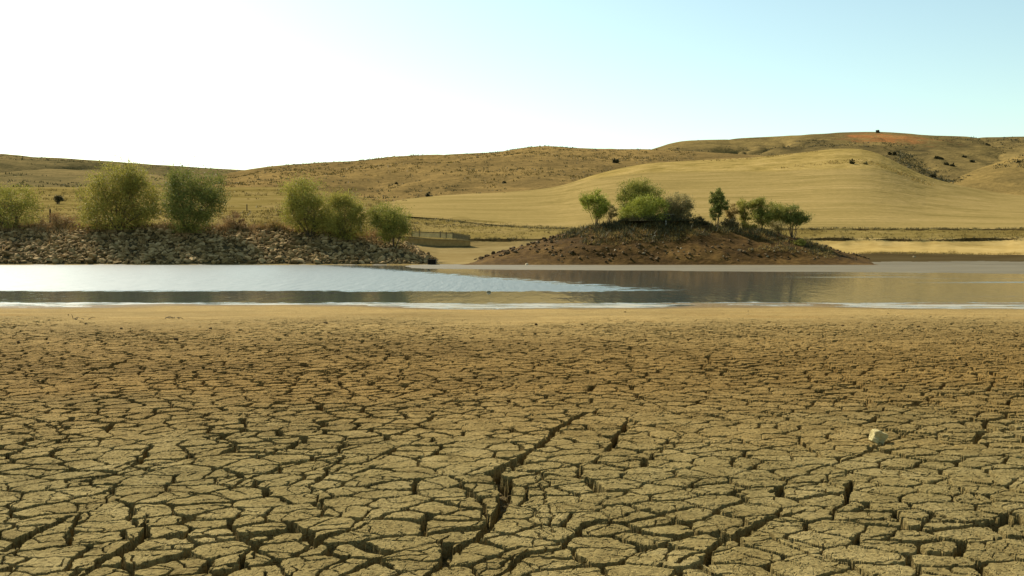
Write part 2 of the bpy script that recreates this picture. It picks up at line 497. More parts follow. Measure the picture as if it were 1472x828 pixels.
# ------------------------------------------------------------------ the cracked lakebed (hi-res sheet)
def base_z(X, Y):
    """gently shelving mud, water level 0 at about Y=29.6"""
    t = np.clip((Y - 13.0) / 16.6, 0, 1.4)
    z = 0.10 * (1 - t ** 1.5)
    z = z + 0.036 * fbm(X * 0.13, Y * 0.45, 91, 4) * np.clip((Y - 16) / 10, 0, 1)
    z = z + 0.012 * fbm(X * 0.35, Y * 0.35, 92, 3)
    return np.where(Y > 30, np.minimum(z, 0.10 * (1 - t ** 1.5) + 0.016), z)

def vor_cracks(X, Y, cell, seed, wfun, jit=0.86, k=None):
    """signed distance to the crack walls of a jittered-grid Voronoi net, and the plate's random numbers.
    wfun(rand)-> half width in metres for every edge."""
    gx = X / cell; gy = Y / cell
    ix = np.floor(gx).astype(np.int64); iy = np.floor(gy).astype(np.int64)
    best = np.full(X.shape, 1e9, np.float32)
    bx = np.zeros_like(best); by = np.zeros_like(best)
    bi = np.zeros(X.shape, np.int64); bj = np.zeros(X.shape, np.int64)
    pts = []
    for dj in (-2, -1, 0, 1, 2):
        for di in (-2, -1, 0, 1, 2):
            if abs(di) == 2 and abs(dj) == 2:
                continue
            ci, cj = ix + di, iy + dj
            px = (ci + 0.5 + jit * (hash2(ci, cj, seed) - 0.5) - gx).astype(np.float32)
            py = (cj + 0.5 + jit * (hash2(ci, cj, seed + 1) - 0.5) - gy).astype(np.float32)
            d = px * px + py * py
            m = d < best
            best = np.where(m, d, best); bx = np.where(m, px, bx); by = np.where(m, py, by)
            bi = np.where(m, ci, bi); bj = np.where(m, cj, bj)
            pts.append((ci, cj, px, py))
    acc = np.zeros(X.shape, np.float32)
    kk = k or 0.012
    hmin = np.full(X.shape, 1e9, np.float32)
    wsel = np.zeros(X.shape, np.float32)
    for ci, cj, px, py in pts:
        ex = px - bx; ey = py - by
        L = np.sqrt(ex * ex + ey * ey) + 1e-9
        d = ((px + bx) * 0.5 * ex + (py + by) * 0.5 * ey) / L * cell
        a = ci + bi; b = cj + bj
        rnd = hash2(a * 7919 + (ci - bi) * (ci - bi) * 31, b * 104729 + (cj - bj) * (cj - bj) * 17 + (ci - bi) * (cj - bj), seed + 5)
        w = wfun(rnd)
        s = d - w
        s = np.where((ci == bi) & (cj == bj), 1e3, s).astype(np.float32)
        acc += np.exp(-np.clip(s, -0.5, 2.0) / kk)
        m = s < hmin
        hmin = np.where(m, s, hmin); wsel = np.where(m, w, wsel)
    sm = -kk * np.log(acc + 1e-30)
    return sm, wsel, hash2(bi, bj, seed + 7), hash2(bi, bj, seed + 8), bx * cell, by * cell

LONG_CRACKS = [
    ([(596, 850), (612, 826), (640, 800), (672, 776), (692, 762), (716, 744), (729, 722), (722, 700), (712, 682), (735, 666), (770, 644), (790, 626), (816, 608), (848, 592)], 0.030),
    ([(800, 790), (830, 770), (852, 752), (905, 738)], 0.018),
    ([(874, 650), (882, 630), (906, 604)], 0.022),
    ([(690, 845), (760, 800), (800, 790)], 0.018),
    ([(100, 840), (150, 800), (205, 770), (206, 745)], 0.026),
    ([(0, 790), (50, 765), (105, 742)], 0.024),
    ([(160, 672), (212, 655), (222, 640)], 0.018),
    ([(1120, 690), (1180, 672), (1240, 650), (1285, 628), (1330, 612)], 0.012),
    ([(980, 810), (1060, 770), (1105, 745), (1160, 735)], 0.022),
    ([(1200, 740), (1215, 705), (1222, 690)], 0.018),
    ([(330, 700), (400, 672), (470, 655), (520, 640)], 0.014),
    ([(420, 800), (470, 770), (530, 752)], 0.02),
]

def lakebed():
    rows = [3.0]
    while rows[-1] < 34.0:
        rows.append(rows[-1] + 0.0085 * (max(rows[-1], 4.6) / 5) ** 1.12)
    rows = np.array(rows)
    u_in = np.linspace(-0.56, 0.56, 1180)
    side = 0.56 + np.cumsum(np.concatenate([np.linspace(0.0010, 0.0024, 210), np.linspace(0.0026, 0.03, 40)]))
    u = np.concatenate([-side[::-1], u_in, side])
    U, Yg = np.meshgrid(u, rows)
    X = (U * Yg).astype(np.float64); Y = Yg.astype(np.float64)
    dY = np.gradient(rows)[:, None] * np.ones_like(X)
    # wavering
    wx = 0.055 * fbm(X * 3.2, Y * 3.2, 3, 3) + 0.020 * fbm(X * 14, Y * 14, 5, 3) + 0.0022 * fbm(X * 50, Y * 50, 71, 2)
    wy = 0.055 * fbm(X * 3.2, Y * 3.2, 13, 3) + 0.020 * fbm(X * 14, Y * 14, 15, 3) + 0.0022 * fbm(X * 50, Y * 50, 77, 2)
    A, B = X + wx, Y + wy
    # a slight grain: plates a bit longer along the lake
    rot = R(24)
    A2 = (A * math.cos(rot) + B * math.sin(rot)) * 0.86
    B2 = (-A * math.sin(rot) + B * math.cos(rot)) * 1.06
    patch = np.clip(0.85 + 0.5 * fbm(X * 0.45, Y * 0.45, 33, 3), 0.45, 1.35)
    fade = 1 - np.clip((Y + 2.5 * fbm(X * 0.3, Y * 0.3, 41, 3) - 15.5) / 11.0, 0, 1)
    fade = fade * fade * (3 - 2 * fade)
    pinch = np.clip(0.92 + 1.0 * fbm(X * 2.4, Y * 2.4, 37, 2), 0.5, 1.5)
    scale = (np.minimum(patch * pinch, 1.15) * (0.45 + 0.55 * fade)).astype(np.float32)
    wM = lambda r: 1.13 * np.where(r < 0.20, 0.004, np.where(r < 0.65, 0.006 + 0.009 * (r - 0.20) / 0.45, 0.015 + 0.014 * (r - 0.65) / 0.35)) * scale
    wS = lambda r: np.where(r < 0.45, -0.02, np.where(r < 0.8, 0.002, 0.005)) * scale
    wL = lambda r: np.where(r < 0.4, -0.04, 0.007 + 0.011 * (r - 0.4) / 0.6) * scale
    dM, sM, r1, r2, ox, oy = vor_cracks(A2, B2, 0.245, 100, wM, 0.9, 0.010)
    dS, sS, q1, q2, _, _ = vor_cracks(A * 0.95 + 0.02 * wx, B * 1.1, 0.15, 300, wS, 0.95, 0.004)
    dL, sL, l1, l2, _, _ = vor_cracks(A + 0.8 * wx, B + 0.8 * wy, 1.35, 500, wL, 0.95, 0.014)
    # the long cracks
    dP = np.full(X.shape, 9.0, np.float32); wP = np.zeros_like(dP)
    Pa = X + 0.95 * wx; Pb = Y + 0.95 * wy
    for pts, w in LONG_CRACKS:
        P = []
        for px, py in pts:
            z0 = 0.10
            b_ = (414 - py) / F
            kk = (CAMZ - z0) / (sp - b_ * cp)
            P.append(((px - 736) / F * kk, (cp + b_ * sp) * kk))
        P = np.array(P)
        lo = P.min(0) - 0.6; hi = P.max(0) + 0.6
        sel = (X > lo[0]) & (X < hi[0]) & (Y > lo[1]) & (Y < hi[1])
        xs, ys = Pa[sel], Pb[sel]
        dm = np.full(xs.shape, 9.0)
        tl = np.zeros(xs.shape)
        nseg = len(P) - 1
        for i in range(nseg):
            e = P[i + 1] - P[i]
            t = np.clip(((xs - P[i, 0]) * e[0] + (ys - P[i, 1]) * e[1]) / (e @ e), 0, 1)
            d = np.hypot(xs - P[i, 0] - t * e[0], ys - P[i, 1] - t * e[1])
            m = d < dm
            dm = np.where(m, d, dm); tl = np.where(m, (i + t) / nseg, tl)
        ww = 0.95 * w * (0.55 + 0.75 * np.sin(np.pi * np.clip(tl, 0.06, 0.94)) + 0.7 * fbm(xs * 4, ys * 4, 61, 3))
        s = (dm - ww).astype(np.float32)
        cur = dP[sel]; cw = wP[sel]
        m = s < cur
        dP[sel] = np.where(m, s, cur); wP[sel] = np.where(m, ww, cw)
    # plate top
    tilt = 0.010 * fade
    z = base_z(X, Y)
    fl = (fbm(X * 4.5 + 3 * wx, Y * 6.0 + 3 * wy, 121, 4) * 0.5 + 0.5) * 9.0
    ff = fl - np.floor(fl)
    flake = 0.0050 * (np.clip(ff / 0.10, 0, 1) - 1) * (vnoise(X * 3, Y * 3, 129) > 0.35)      # curled flakes: small sharp steps
    top = tilt * ((r1 - 0.5) * ox + (r2 - 0.5) * oy) * 2.0 + 0.004 * fade * (hash2((r1 * 4096).astype(np.int64), (r2 * 4096).astype(np.int64), 9) - 0.5)
    top += (0.0050 * fbm(X * 9, Y * 9, 21, 3) + 0.0036 * fbm(X * 34, Y * 34, 24, 3) + flake) * (0.25 + 0.75 * fade)
    z = z + top
    def carve(z, d, w, dmax, soft):
        """groove whose wall is one mesh step wide; narrower than a step -> shallower"""
        st = np.maximum(soft, 0.40 * dY)
        eff = np.clip((w * 2.0) / (0.9 * dY + 1e-6), 0, 1)
        dep = np.minimum(dmax, 0.012 + 6.5 * np.maximum(w, 0)) * np.where(dY > 0.012, np.maximum(eff, 0.35), 1)
        t = np.clip(0.5 - (d - 0.3 * st) / st, 0, 1)
        t = t * t * (3 - 2 * t)
        return z - dep * t
    allc = np.minimum(dM, dL)
    # edges of the plates crumble and round off a little
    edge = np.clip(1 - np.maximum(allc, 0) / 0.030, 0, 1) ** 2
    z = z - 0.0045 * edge * fade * (0.4 + vnoise(X * 20, Y * 20, 88))
    gate = np.clip(fade * 1.3, 0, 1)
    h0 = z.copy()
    cM = h0 - carve(h0, dM, sM, 0.085, 0.004)
    cL = h0 - carve(h0, dL, sL, 0.095, 0.005)
    cS = h0 - carve(h0, dS, sS, 0.035, 0.003)
    cP = h0 - carve(h0, dP, wP, 0.13, 0.004)
    cS = np.where(sS > 0, cS, 0); cL = np.where(sL > 0, cL, 0)
    c = np.maximum(np.maximum(cM, cL), np.maximum(cS, cP))
    rub = 0.020 * fbm(X * 28, Y * 28, 55, 3)      # crumbled floor of the wide cracks
    z = h0 - np.maximum(c * gate + np.where(c > 0.04, rub, 0), 0)
    V = np.stack([X.ravel(), Y.ravel(), z.ravel()], 1)
    me = mesh_np('cracked_lakebed', V, grid_faces(len(rows), len(u)), M['lakebed'], None, False)
    tag(link('cracked_lakebed', me), kind='structure')
lakebed()

def lb_z(x, y):
    return float(base_z(np.array([x]), np.array([y]))[0])

# ------------------------------------------------------------------ water
V = np.array([(-260, 27.3, 0), (260, 27.3, 0), (260, 135, 0), (-260, 135, 0)], float)
tag(link('lake_water', mesh_np('lake_water', V, np.array([[0, 1, 2, 3]]), M['water'])), kind='structure')

# ------------------------------------------------------------------ far shore sheet (lake bottom, mud bar, bank, terrace, flats)
KR = [(121.5, 381.0), (128, 376), (150, 364.5), (157.5, 353.5), (160, 347), (160.7, 342.5), (168, 334.5), (172, 331.5), (172.6, 328.8), (190, 328), (230, 330), (330, 334)]
KM = [(121.5, 381.0), (128, 376), (150, 364), (157.5, 354), (160, 348), (160.6, 343.8), (172, 334), (185, 325), (200, 314), (230, 309), (300, 302), (330, 300)]
KL = [(121.5, 381.0), (128, 376), (140, 352), (150, 339), (165, 327), (185, 313), (210, 304), (239, 297.5), (240, 295), (262, 288), (300, 272), (330, 269)]
def key_py(K, Y):
    ys = [k[0] for k in K]; ps = [k[1] for k in K]
    return np.interp(Y, ys, ps)

def bar_edge(X):
    return np.interp(X, [-14, -8, -2, 6, 21, 40, 80, 160], [118.5, 96, 91, 88, 83, 72, 66, 62])

def warp_Y(px, Y):
    """the terrace edges wander in and out"""
    px = np.asarray(px, float)
    k = np.clip((Y - 140) / 15, 0, 1) * np.clip((185 - Y) / 10, 0, 1)
    return Y + k * (2.4 * fbm(px * 0.009, px * 0 + 0.5, 222, 4))

def shore_py(px, Y):
    Y = warp_Y(px, Y)
    a = key_py(KL, Y); b = key_py(KM, Y); c = key_py(KR, Y)
    w1 = np.clip((px - 430) / 200, 0, 1); w2 = np.clip((px - 660) / 190, 0, 1)
    return a * (1 - w1) + w1 * (b * (1 - w2) + c * w2)

def shore_z(px, Y):
    px = np.asarray(px, float); Y = np.asarray(Y, float)
    X, _, z = at(px, shore_py(px, Y), Y)
    n = fbm(X * 0.06, Y * 0.10, 201, 4)
    zl = z + 0.22 * n * np.clip((Y - 124) / 20, 0, 1) * np.clip((260 - Y) / 60, 0.3, 1)
    # lake bottom and emergent bar in front
    e = bar_edge(X) + 5 * fbm(X * 0.05, Y * 0.08, 202, 3)
    s = np.clip((Y - e) / 8.0, -1, 1)
    zb = 0.045 * s + 0.012 * fbm(X * 0.08, Y * 0.35, 203, 4)
    zb = np.where(X < -12, -0.3, zb)
    zb = np.where(Y < 60, -0.3, zb)
    t = np.clip((Y - 117.5) / 6.0, 0, 1)
    return np.where(Y >= 123.5, zl, zb * (1 - t) + np.maximum(zl, -0.02) * t)

def far_shore():
    rows = np.concatenate([np.linspace(31.5, 68, 20), np.arange(68.5, 118, 0.6), np.arange(118, 126, 0.3), np.arange(126, 157, 0.7),
                           np.arange(157, 174, 0.12), np.arange(174.5, 240, 1.5), np.arange(241, 332, 3)])
    px = np.concatenate([np.arange(-1500, -60, 12.0), np.arange(-60, 1540, 2.2), np.arange(1542, 3000, 12.0)])
    PX, Yg = np.meshgrid(px, rows)
    Z = shore_z(PX, Yg)
    X = at(PX, 362, Yg)[0]
    V = np.stack([X.ravel(), Yg.ravel(), Z.ravel()], 1)
    fc = grid_faces(len(rows), len(px))
    c = V[fc].mean(1)
    pxc = PX.ravel()[fc].mean(1)
    n = fbm(c[:, 0] * 0.12, c[:, 1] * 0.12, 210, 4)
    n2 = fbm(c[:, 0] * 0.5, c[:, 1] * 0.5, 214, 3)
    y = c[:, 1] + 1.2 * n2
    c[:, 1] = warp_Y(pxc, c[:, 1])
    idx = np.zeros(len(fc), np.int32)                        # wet mud
    midp = (pxc < 760)
    dark_from = np.where(midp, 900, 128.5 + 2.0 * n)
    idx[(y > 122.6) & (pxc < 720)] = 2
    idx[(y > dark_from)] = 1
    idx[(c[:, 1] + 3.0 * n > 149.5)] = 2
    idx[(idx == 2) & (pxc < 800 + 30 * n2)] = 5
    led = np.abs(c[:, 1] - 160.4) < 0.55 * np.clip(n * 1.7 + 0.22, 0, 1)
    idx[c[:, 1] > 160.8] = 4
    idx[led] = 3
    led2 = (np.abs(c[:, 1] - 172.4) < 0.38 * np.clip(n2 * 1.5 + 0.5, 0, 1)) & (pxc > 820)
    idx[led2] = 3
    idx[(pxc < 560) & (c[:, 1] > 131)] = 4
    me = mesh_np('far_shore', V, fc, [M['wet_mud'], M['dark_mud'], M['bank_sand'], M['ledge'], M['turf'], M['bank_silt']], idx)
    tag(link('far_shore', me), kind='structure')
far_shore()

# ------------------------------------------------------------------ hills
class Hill:
    def __init__(s, name, sky_pts, base_pts, mat, ncol=420, nrow=150, amp=0.5, gully=0.0, ex=1.7, seed=0, back=1.5):
        s.sp = sky_pts; s.bp = base_pts; s.ex = ex; s.amp = amp; s.gully = gully; s.seed = seed
        a = sky_pts[0][0]; b = sky_pts[-1][0]
        inner = np.linspace(max(a, -60), min(b, 1540), ncol)
        px = np.unique(np.concatenate([np.linspace(a, inner[0], 40), inner, np.linspace(inner[-1], b, 40)]))
        t = np.concatenate([np.linspace(0, 1, nrow), 1 + np.linspace(0.02, 1, 30) * back])
        PX, T = np.meshgrid(px, t)
        X, Y, Z = s.surf(PX, T)
        V = np.stack([X.ravel(), Y.ravel(), Z.ravel()], 1)
        tag(link(name, mesh_np(name, V, grid_faces(len(t), len(px)), mat)), kind='structure')
    def smooth_interp(s, px, pts, k):
        xs = np.array([p[0] for p in pts], float); ys = np.array([p[k] for p in pts], float)
        r = 0
        for d, w in ((-14, .25), (0, .5), (14, .25)):
            r = r + w * np.interp(px + d, xs, ys)
        return r
    def surf(s, px, T):
        px = np.asarray(px, float); T = np.asarray(T, float)
        skyp = s.smooth_interp(px, s.sp, 1); Yr = s.smooth_interp(px, s.sp, 2)
        bp = s.smooth_interp(px, s.bp, 1); Yb = s.smooth_interp(px, s.bp, 2)
        tt = np.clip(T, 0, 1)
        e = 1 - (1 - tt) ** s.ex
        py = bp + (skyp - bp) * e
        Y = Yb + (Yr - Yb) * T
        X, _, Z = at(px, py, Y)
        zr = at(px, skyp, Yr)[2]
        over = np.maximum(T - 1, 0)
        drop = (Yr - Yb) * (0.28 * over ** 1.6)
        Xo = at(px, 362, Y)[0]
        Z = np.where(T > 1, zr - drop, Z)
        w = np.clip(tt * 4, 0, 1) * np.clip((1.06 - T) * 3, 0.12, 1)
        Z = Z + s.amp * w * fbm(Xo * 0.02, Y * 0.02, 300 + s.seed, 5)
        if s.gully:
            r = 1 - np.abs(fbm(Xo * 0.011 + 0.3 * fbm(Xo * 0.02, Y * 0.01, 41 + s.seed, 3), Y * 0.0045, 330 + s.seed, 4)) * 2
            Z = Z - s.gully * w * np.clip(r, 0, 1) ** 3
        return Xo, Y, Z
    def at_pixel(s, px, py):
        """surface point that shows at (px,py)"""
        px = float(px)
        skyp = float(s.smooth_interp(px, s.sp, 1)); bp = float(s.smooth_interp(px, s.bp, 1))
        e = min(max((py - bp) / (skyp - bp), 0.0), 1.0)
        t = 1 - (1 - e) ** (1 / s.ex)
        X, Y, Z = s.surf(np.array([px]), np.array([t]))
        return Vector((float(X[0]), float(Y[0]), float(Z[0])))

hill_left = Hill('left_hill', [(-1500, 170, 800), (-500, 188, 760), (-150, 207, 740), (0, 219, 720), (100, 228, 700), (230, 237, 690), (350, 244, 680), (450, 252, 680), (620, 264, 680)],
     [(-1500, 290, 330), (0, 272, 325), (200, 274, 320), (620, 300, 330)], M['hill_left'], 240, 120, 3.0, 5.0, 1.5, 1)
hill_mid = Hill('middle_hill', [(230, 268, 430), (290, 256, 470), (350, 243.5, 520), (400, 237.5, 540), (460, 233.5, 545), (515, 230.5, 550), (560, 224.5, 550), (640, 221.5, 550), (720, 218.5, 550), (750, 212.5, 550), (785, 209.5, 550), (830, 212, 550), (880, 213, 550), (935, 214.5, 550), (1000, 217, 560), (1150, 228, 560)],
     [(230, 276, 318), (350, 284, 300), (450, 292, 290), (600, 296, 290), (1150, 300, 330)], M['hill_mid'], 420, 150, 2.2, 3.0, 1.6, 2)
hill_back = Hill('back_ridge', [(860, 236, 640), (905, 224, 680), (940, 214, 700), (957, 207.5, 710), (978, 202.5, 720), (1020, 199.5, 720), (1060, 196.5, 720), (1120, 194.5, 720), (1180, 191.5, 720), (1225, 189.6, 720), (1265, 189.5, 720), (1330, 193.5, 720), (1400, 195.5, 720), (1472, 195.5, 720), (1700, 202, 740), (2100, 220, 760), (3000, 250, 800)],
     [(860, 270, 430), (1000, 280, 420), (1472, 285, 430), (3000, 320, 430)], M['hill_back'], 420, 170, 2.5, 8.0, 1.25, 3)
hill_right = Hill('right_hill', [(1320, 282, 430), (1350, 268, 440), (1372, 257, 450), (1395, 246, 460), (1420, 237, 470), (1450, 227.5, 475), (1472, 222.5, 480), (1600, 206, 500), (1900, 196, 520), (3000, 230, 560)],
     [(1320, 290, 400), (1472, 298, 360), (3000, 320, 330)], M['hill_right'], 200, 110, 1.5, 2.0, 1.4, 4)
hill_field = Hill('field_hill', [(380, 306, 250), (450, 298, 280), (520, 292, 310), (575, 286.5, 330), (640, 280.5, 345), (700, 276.5, 355), (760, 273, 360), (795, 269.5, 362), (825, 261.5, 366), (850, 252, 370), (885, 243, 375), (930, 234.5, 380), (1000, 230.5, 385), (1080, 226.5, 385), (1150, 219.5, 385), (1200, 213.5, 385), (1236, 213.5, 385), (1264, 221, 380), (1292, 236, 372), (1330, 254, 365), (1380, 267, 360), (1430, 276.5, 355), (1472, 281.5, 350), (1700, 302, 320), (2100, 316, 300), (3000, 326, 280)],
     [(380, 308, 205), (560, 309, 200), (640, 315, 198), (700, 322, 190), (800, 330.5, 178), (830, 330, 176), (1472, 329, 176), (3000, 332, 200)], M['field'], 520, 160, 0.5, 0.0, 1.35, 5)

# ------------------------------------------------------------------ embankment of the riprap and brown mound
EC = [(-1500, 328), (-100, 328), (250, 329), (400, 331), (470, 335), (520, 338), (560, 345), (590, 354), (615, 366), (634, 378)]
def emb_z(X, Y):
    """rock embankment: toe about Y=123.5, crest Y=137, back to the flats"""
    px = 736 + X / Y * F
    crest = np.interp(px, [p[0] for p in EC], [p[1] for p in EC])
    zc = at(px, crest, 137.0)[2]
    t = np.clip((Y - 123.6) / 12.6, 0, 1)
    zt = 0.10 + (zc - 0.10) * t ** 0.93
    zt = zt - np.clip((Y - 139.5) / 8, 0, 1) * 1.2
    zt = zt - np.clip((123.6 - Y) / 1.0, 0, 1) * 0.5
    return zt + 0.18 * fbm(X * 0.18, Y * 0.25, 401, 4)

def embankment():
    px = np.concatenate([np.arange(-1500, -60, 15.0), np.arange(-60, 642, 2.5)])
    rows = np.concatenate([np.arange(122.6, 140, 0.4), np.arange(140, 150, 1.0)])
    PX, Y = np.meshgrid(px, rows)
    X = at(PX, 362, Y)[0]
    Z = emb_z(X, Y)
    Z = Z - np.clip((PX - 628) / 14, 0, 1) * 0.8
    V = np.stack([X.ravel(), Y.ravel(), Z.ravel()], 1)
    tag(link('embankment_terrain', mesh_np('embankment_terrain', V, grid_faces(len(rows), len(px)), M['bank_core'])), kind='structure')
embankment()

MC = [(630, 381), (660, 377.5), (690, 372.5), (740, 358), (800, 341), (850, 326.5), (890, 320), (940, 320), (1000, 326), (1050, 331), (1100, 335), (1132, 339), (1160, 347), (1198, 359), (1230, 368.5), (1255, 375), (1278, 380)]
def mound_z(X, Y):
    px = 736 + X / Y * F
    crest = np.interp(px, [p[0] for p in MC], [p[1] for p in MC])
    zc = at(px, crest, 135.0)[2]
    Yc = 135.0
    d = np.where(Y < Yc, np.maximum(Yc - 2.2 - Y, 0) / 12.3, (Y - Yc) / 12.0)
    prof = np.clip(1 - d, 0, 1)
    prof = prof * (1.35 - 0.35 * prof)
    z = zc * prof - np.clip(d - 1, 0, 1) * 2.5
    r = np.clip(z / 1.2, 0, 1)
    return z + r * (0.42 * fbm(X * 0.16, Y * 0.16, 501, 4) + 0.22 * fbm(X * 0.7, Y * 0.7, 502, 4))

def mound():
    px = np.arange(625, 1330, 1.6)
    rows = np.arange(117.5, 150, 0.28)
    PX, Y = np.meshgrid(px, rows)
    X = at(PX, 362, Y)[0]
    Z = mound_z(X, Y)
    V = np.stack([X.ravel(), Y.ravel(), Z.ravel()], 1)
    tag(link('mound_terrain', mesh_np('mound_terrain', V, grid_faces(len(rows), len(px)), M['mound'])), kind='structure')
mound()

def mound_pt(px, py):
    """point on the front of the mound showing at (px,py)"""
    best = None
    for Y in np.arange(120.6, 136.0, 0.2):
        X = float(at(px, 362, Y)[0])
        z = float(mound_z(np.array([X]), np.array([Y]))[0])
        pz = HORIZ - (z - CAMZ) / Y * F
        if best is None or abs(pz - py) < best[0]:
            best = (abs(pz - py), Vector((X, float(Y), z)))
    return best[1]

# ------------------------------------------------------------------ rocks
def rock_mesh(name, seed, mat, sub=2, cuts=11):
    rd = random.Random(seed)
    bm = bmesh.new()
    bmesh.ops.create_icosphere(bm, subdivisions=sub, radius=1.0)
    planes = []
    for _ in range(cuts):
        n = Vector((rd.gauss(0, 1), rd.gauss(0, 1), rd.gauss(0, 1))).normalized()
        planes.append((n, rd.uniform(0.40, 0.80)))
    off = Vector((rd.random() * 50, rd.random() * 50, rd.random() * 50))
    for v in bm.verts:
        for n, d in planes:
            k = v.co.dot(n) - d
            if k > 0:
                v.co -= n * k * 0.95
        v.co *= 1 + 0.14 * mnoise.noise(v.co * 1.7 + off)
    return from_bm(name, bm, mat, False)

ROCKS = [rock_mesh('rock', 40 + i, M['rock']) for i in range(14)]
rv = []
for i in range(14):
    me = ROCKS[i]
    co = np.empty(len(me.vertices) * 3, np.float32); me.vertices.foreach_get('co', co)
    tri = np.empty(len(me.loops), np.int32); me.loops.foreach_get('vertex_index', tri)
    rv.append((co.reshape(-1, 3), tri.reshape(-1, 3)))

def rand_rot(rd, flat=0.5):
    return Matrix.Rotation(rd.uniform(0, 6.28), 3, 'Z') @ Matrix.Rotation(rd.gauss(0, flat), 3, 'X') @ Matrix.Rotation(rd.gauss(0, flat), 3, 'Y')

def riprap():
    rd = random.Random(5)
    items = []
    for _ in range(7200):
        Y = 123.7 + 13.6 * rd.random() ** 1.05
        px = rd.uniform(-330, 634)
        X = float(at(px, 362, Y)[0])
        z = float(emb_z(np.array([X]), np.array([Y]))[0])
        crest = np.interp(px, [p[0] for p in EC], [p[1] for p in EC])
        if HORIZ - (z - CAMZ) / Y * F < crest - 2:
            continue
        s = min(max(rd.lognormvariate(-1.36, 0.42), 0.13), 0.62)
        if px > 600:
            s *= 0.75
        items.append((s, X, Y, z + 0.16 * s, rd.randrange(14), (s * rd.uniform(0.9, 1.5), s * rd.uniform(0.8, 1.15), s * rd.uniform(0.5, 0.8)), rand_rot(rd, 0.35), px))
    items.sort(key=lambda q: -q[0] / q[2] * (1 if -2 < q[7] < 640 else 0.01))
    big, rest = items[:300], items[300:]
    proto = {}
    for s, X, Y, z, k, sc, rot, px in big:
        if k not in proto:
            o = link('riprap_rock', ROCKS[k]); proto[k] = o
        else:
            o = proto[k].copy(); COL.objects.link(o)
        o.matrix_world = Matrix.Translation((X, Y, z)) @ rot.to_4x4() @ Matrix.Diagonal((*sc, 1))
        tag(o, 'angular grey brown boulder among the rocks heaped on the left embankment', 'rock', 'larger rocks of the left embankment')
    VV, FF, base = [], [], 0
    for s, X, Y, z, k, sc, rot, px in rest:
        co, tri = rv[k]
        m = np.array(rot) @ np.diag(sc)
        VV.append(co @ m.T + np.array((X, Y, z))); FF.append(tri + base); base += len(co)
    o = link('riprap', mesh_np('riprap', np.concatenate(VV), np.concatenate(FF), M['rock'], None, False))
    tag(o, 'smaller grey brown rubble filling the slope of the left embankment', 'rubble', kind='stuff')
riprap()

STONES = [rock_mesh('stone', 140 + i, M['stone']) for i in range(8)]
WHITES = [rock_mesh('stone', 160 + i, M['white_stone'], 2, 8) for i in range(4)]
def place_stone(meshes, p, s, rd, label, group=None, name='stone', cat='stone', proto={}):
    me = rd.choice(meshes)
    if me.name not in proto:
        o = link(name, me); proto[me.name] = o
    else:
        o = proto[me.name].copy(); COL.objects.link(o)
    o.name = name
    sc = (s * rd.uniform(0.9, 1.4), s * rd.uniform(0.8, 1.1), s * rd.uniform(0.55, 0.85))
    o.matrix_world = Matrix.Translation(p + Vector((0, 0, 0.22 * s))) @ rand_rot(rd, 0.3).to_4x4() @ Matrix.Diagonal((*sc, 1))
    return tag(o, label, cat, group)

def mound_stones():
    rd = random.Random(21)
    # the spill of light rocks down the left flank
    for _ in range(95):
        t = rd.random()
        px = 684 + 128 * t + rd.gauss(0, 7); py = 374 - 36 * t + rd.gauss(0, 2.0)
        p = mound_pt(px, py)
        place_stone(STONES, p, rd.uniform(0.16, 0.42), rd, 'tan brown stone in the line of rocks down the left flank of the mound', 'stones down the left flank of the mound')
    for _ in range(230):
        px = rd.uniform(760, 1250); py = rd.triangular(332, 379, 362)
        p = mound_pt(px, py)
        if p.z < 0.15:
            continue
        place_stone(STONES, p, rd.uniform(0.09, 0.30), rd, 'small brown stone scattered over the front of the brown mound', 'small stones scattered on the mound')
    for px, py in [(936, 338), (941, 339), (953, 349), (975, 362), (983, 362), (1022, 362), (1063, 360), (1081, 359), (1097, 358), (1113, 361), (1119, 356), (1147, 362),
                   (1158, 362), (1183, 356), (1197, 365), (1040, 369), (1103, 369), (884, 360), (872, 357), (906, 356), (979, 357), (1186, 370)]:
        p = mound_pt(px, py)
        place_stone(WHITES, p, rd.uniform(0.09, 0.18), rd, 'pale whitish stone lying on the brown front slope of the mound', 'pale stones lying on the mound')
    p = mound_pt(925, 365)
    place_stone(WHITES, p, 0.24, rd, 'brightest white stone low on the mound below the willow clump')
    for px, py, Y, lab in [(938, 378.5, 123.2, 'pale rounded stone at the foot of the mound on the wet mud'), (757, 381.5, 119.8, 'tiny white stone at the water edge left of the mound foot'),
                           (1314, 368.5, 141.0, 'lone white stone on the dark mud right of the mound')]:
        q = atv(px, py, Y)
        q.z = float(shore_z(np.array([px]), np.array([Y]))[0])
        place_stone(WHITES, q, 0.24, rd, lab)
mound_stones()

# ------------------------------------------------------------------ trees, bushes
def tube(path, radii, n=6):
    """tapered tube along a list of Vectors -> verts, quads"""
    V, Fc = [], []
    for i, (p, r) in enumerate(zip(path, radii)):
        d = (path[min(i + 1, len(path) - 1)] - path[max(i - 1, 0)]).normalized()
        a = d.orthogonal().normalized(); b = d.cross(a)
        for k in range(n):
            an = 2 * math.pi * k / n
            V.append(p + (a * math.cos(an) + b * math.sin(an)) * r)
    for i in range(len(path) - 1):
        for k in range(n):
            Fc.append((i * n + k, i * n + (k + 1) % n, (i + 1) * n + (k + 1) % n, (i + 1) * n + k))
    return V, Fc

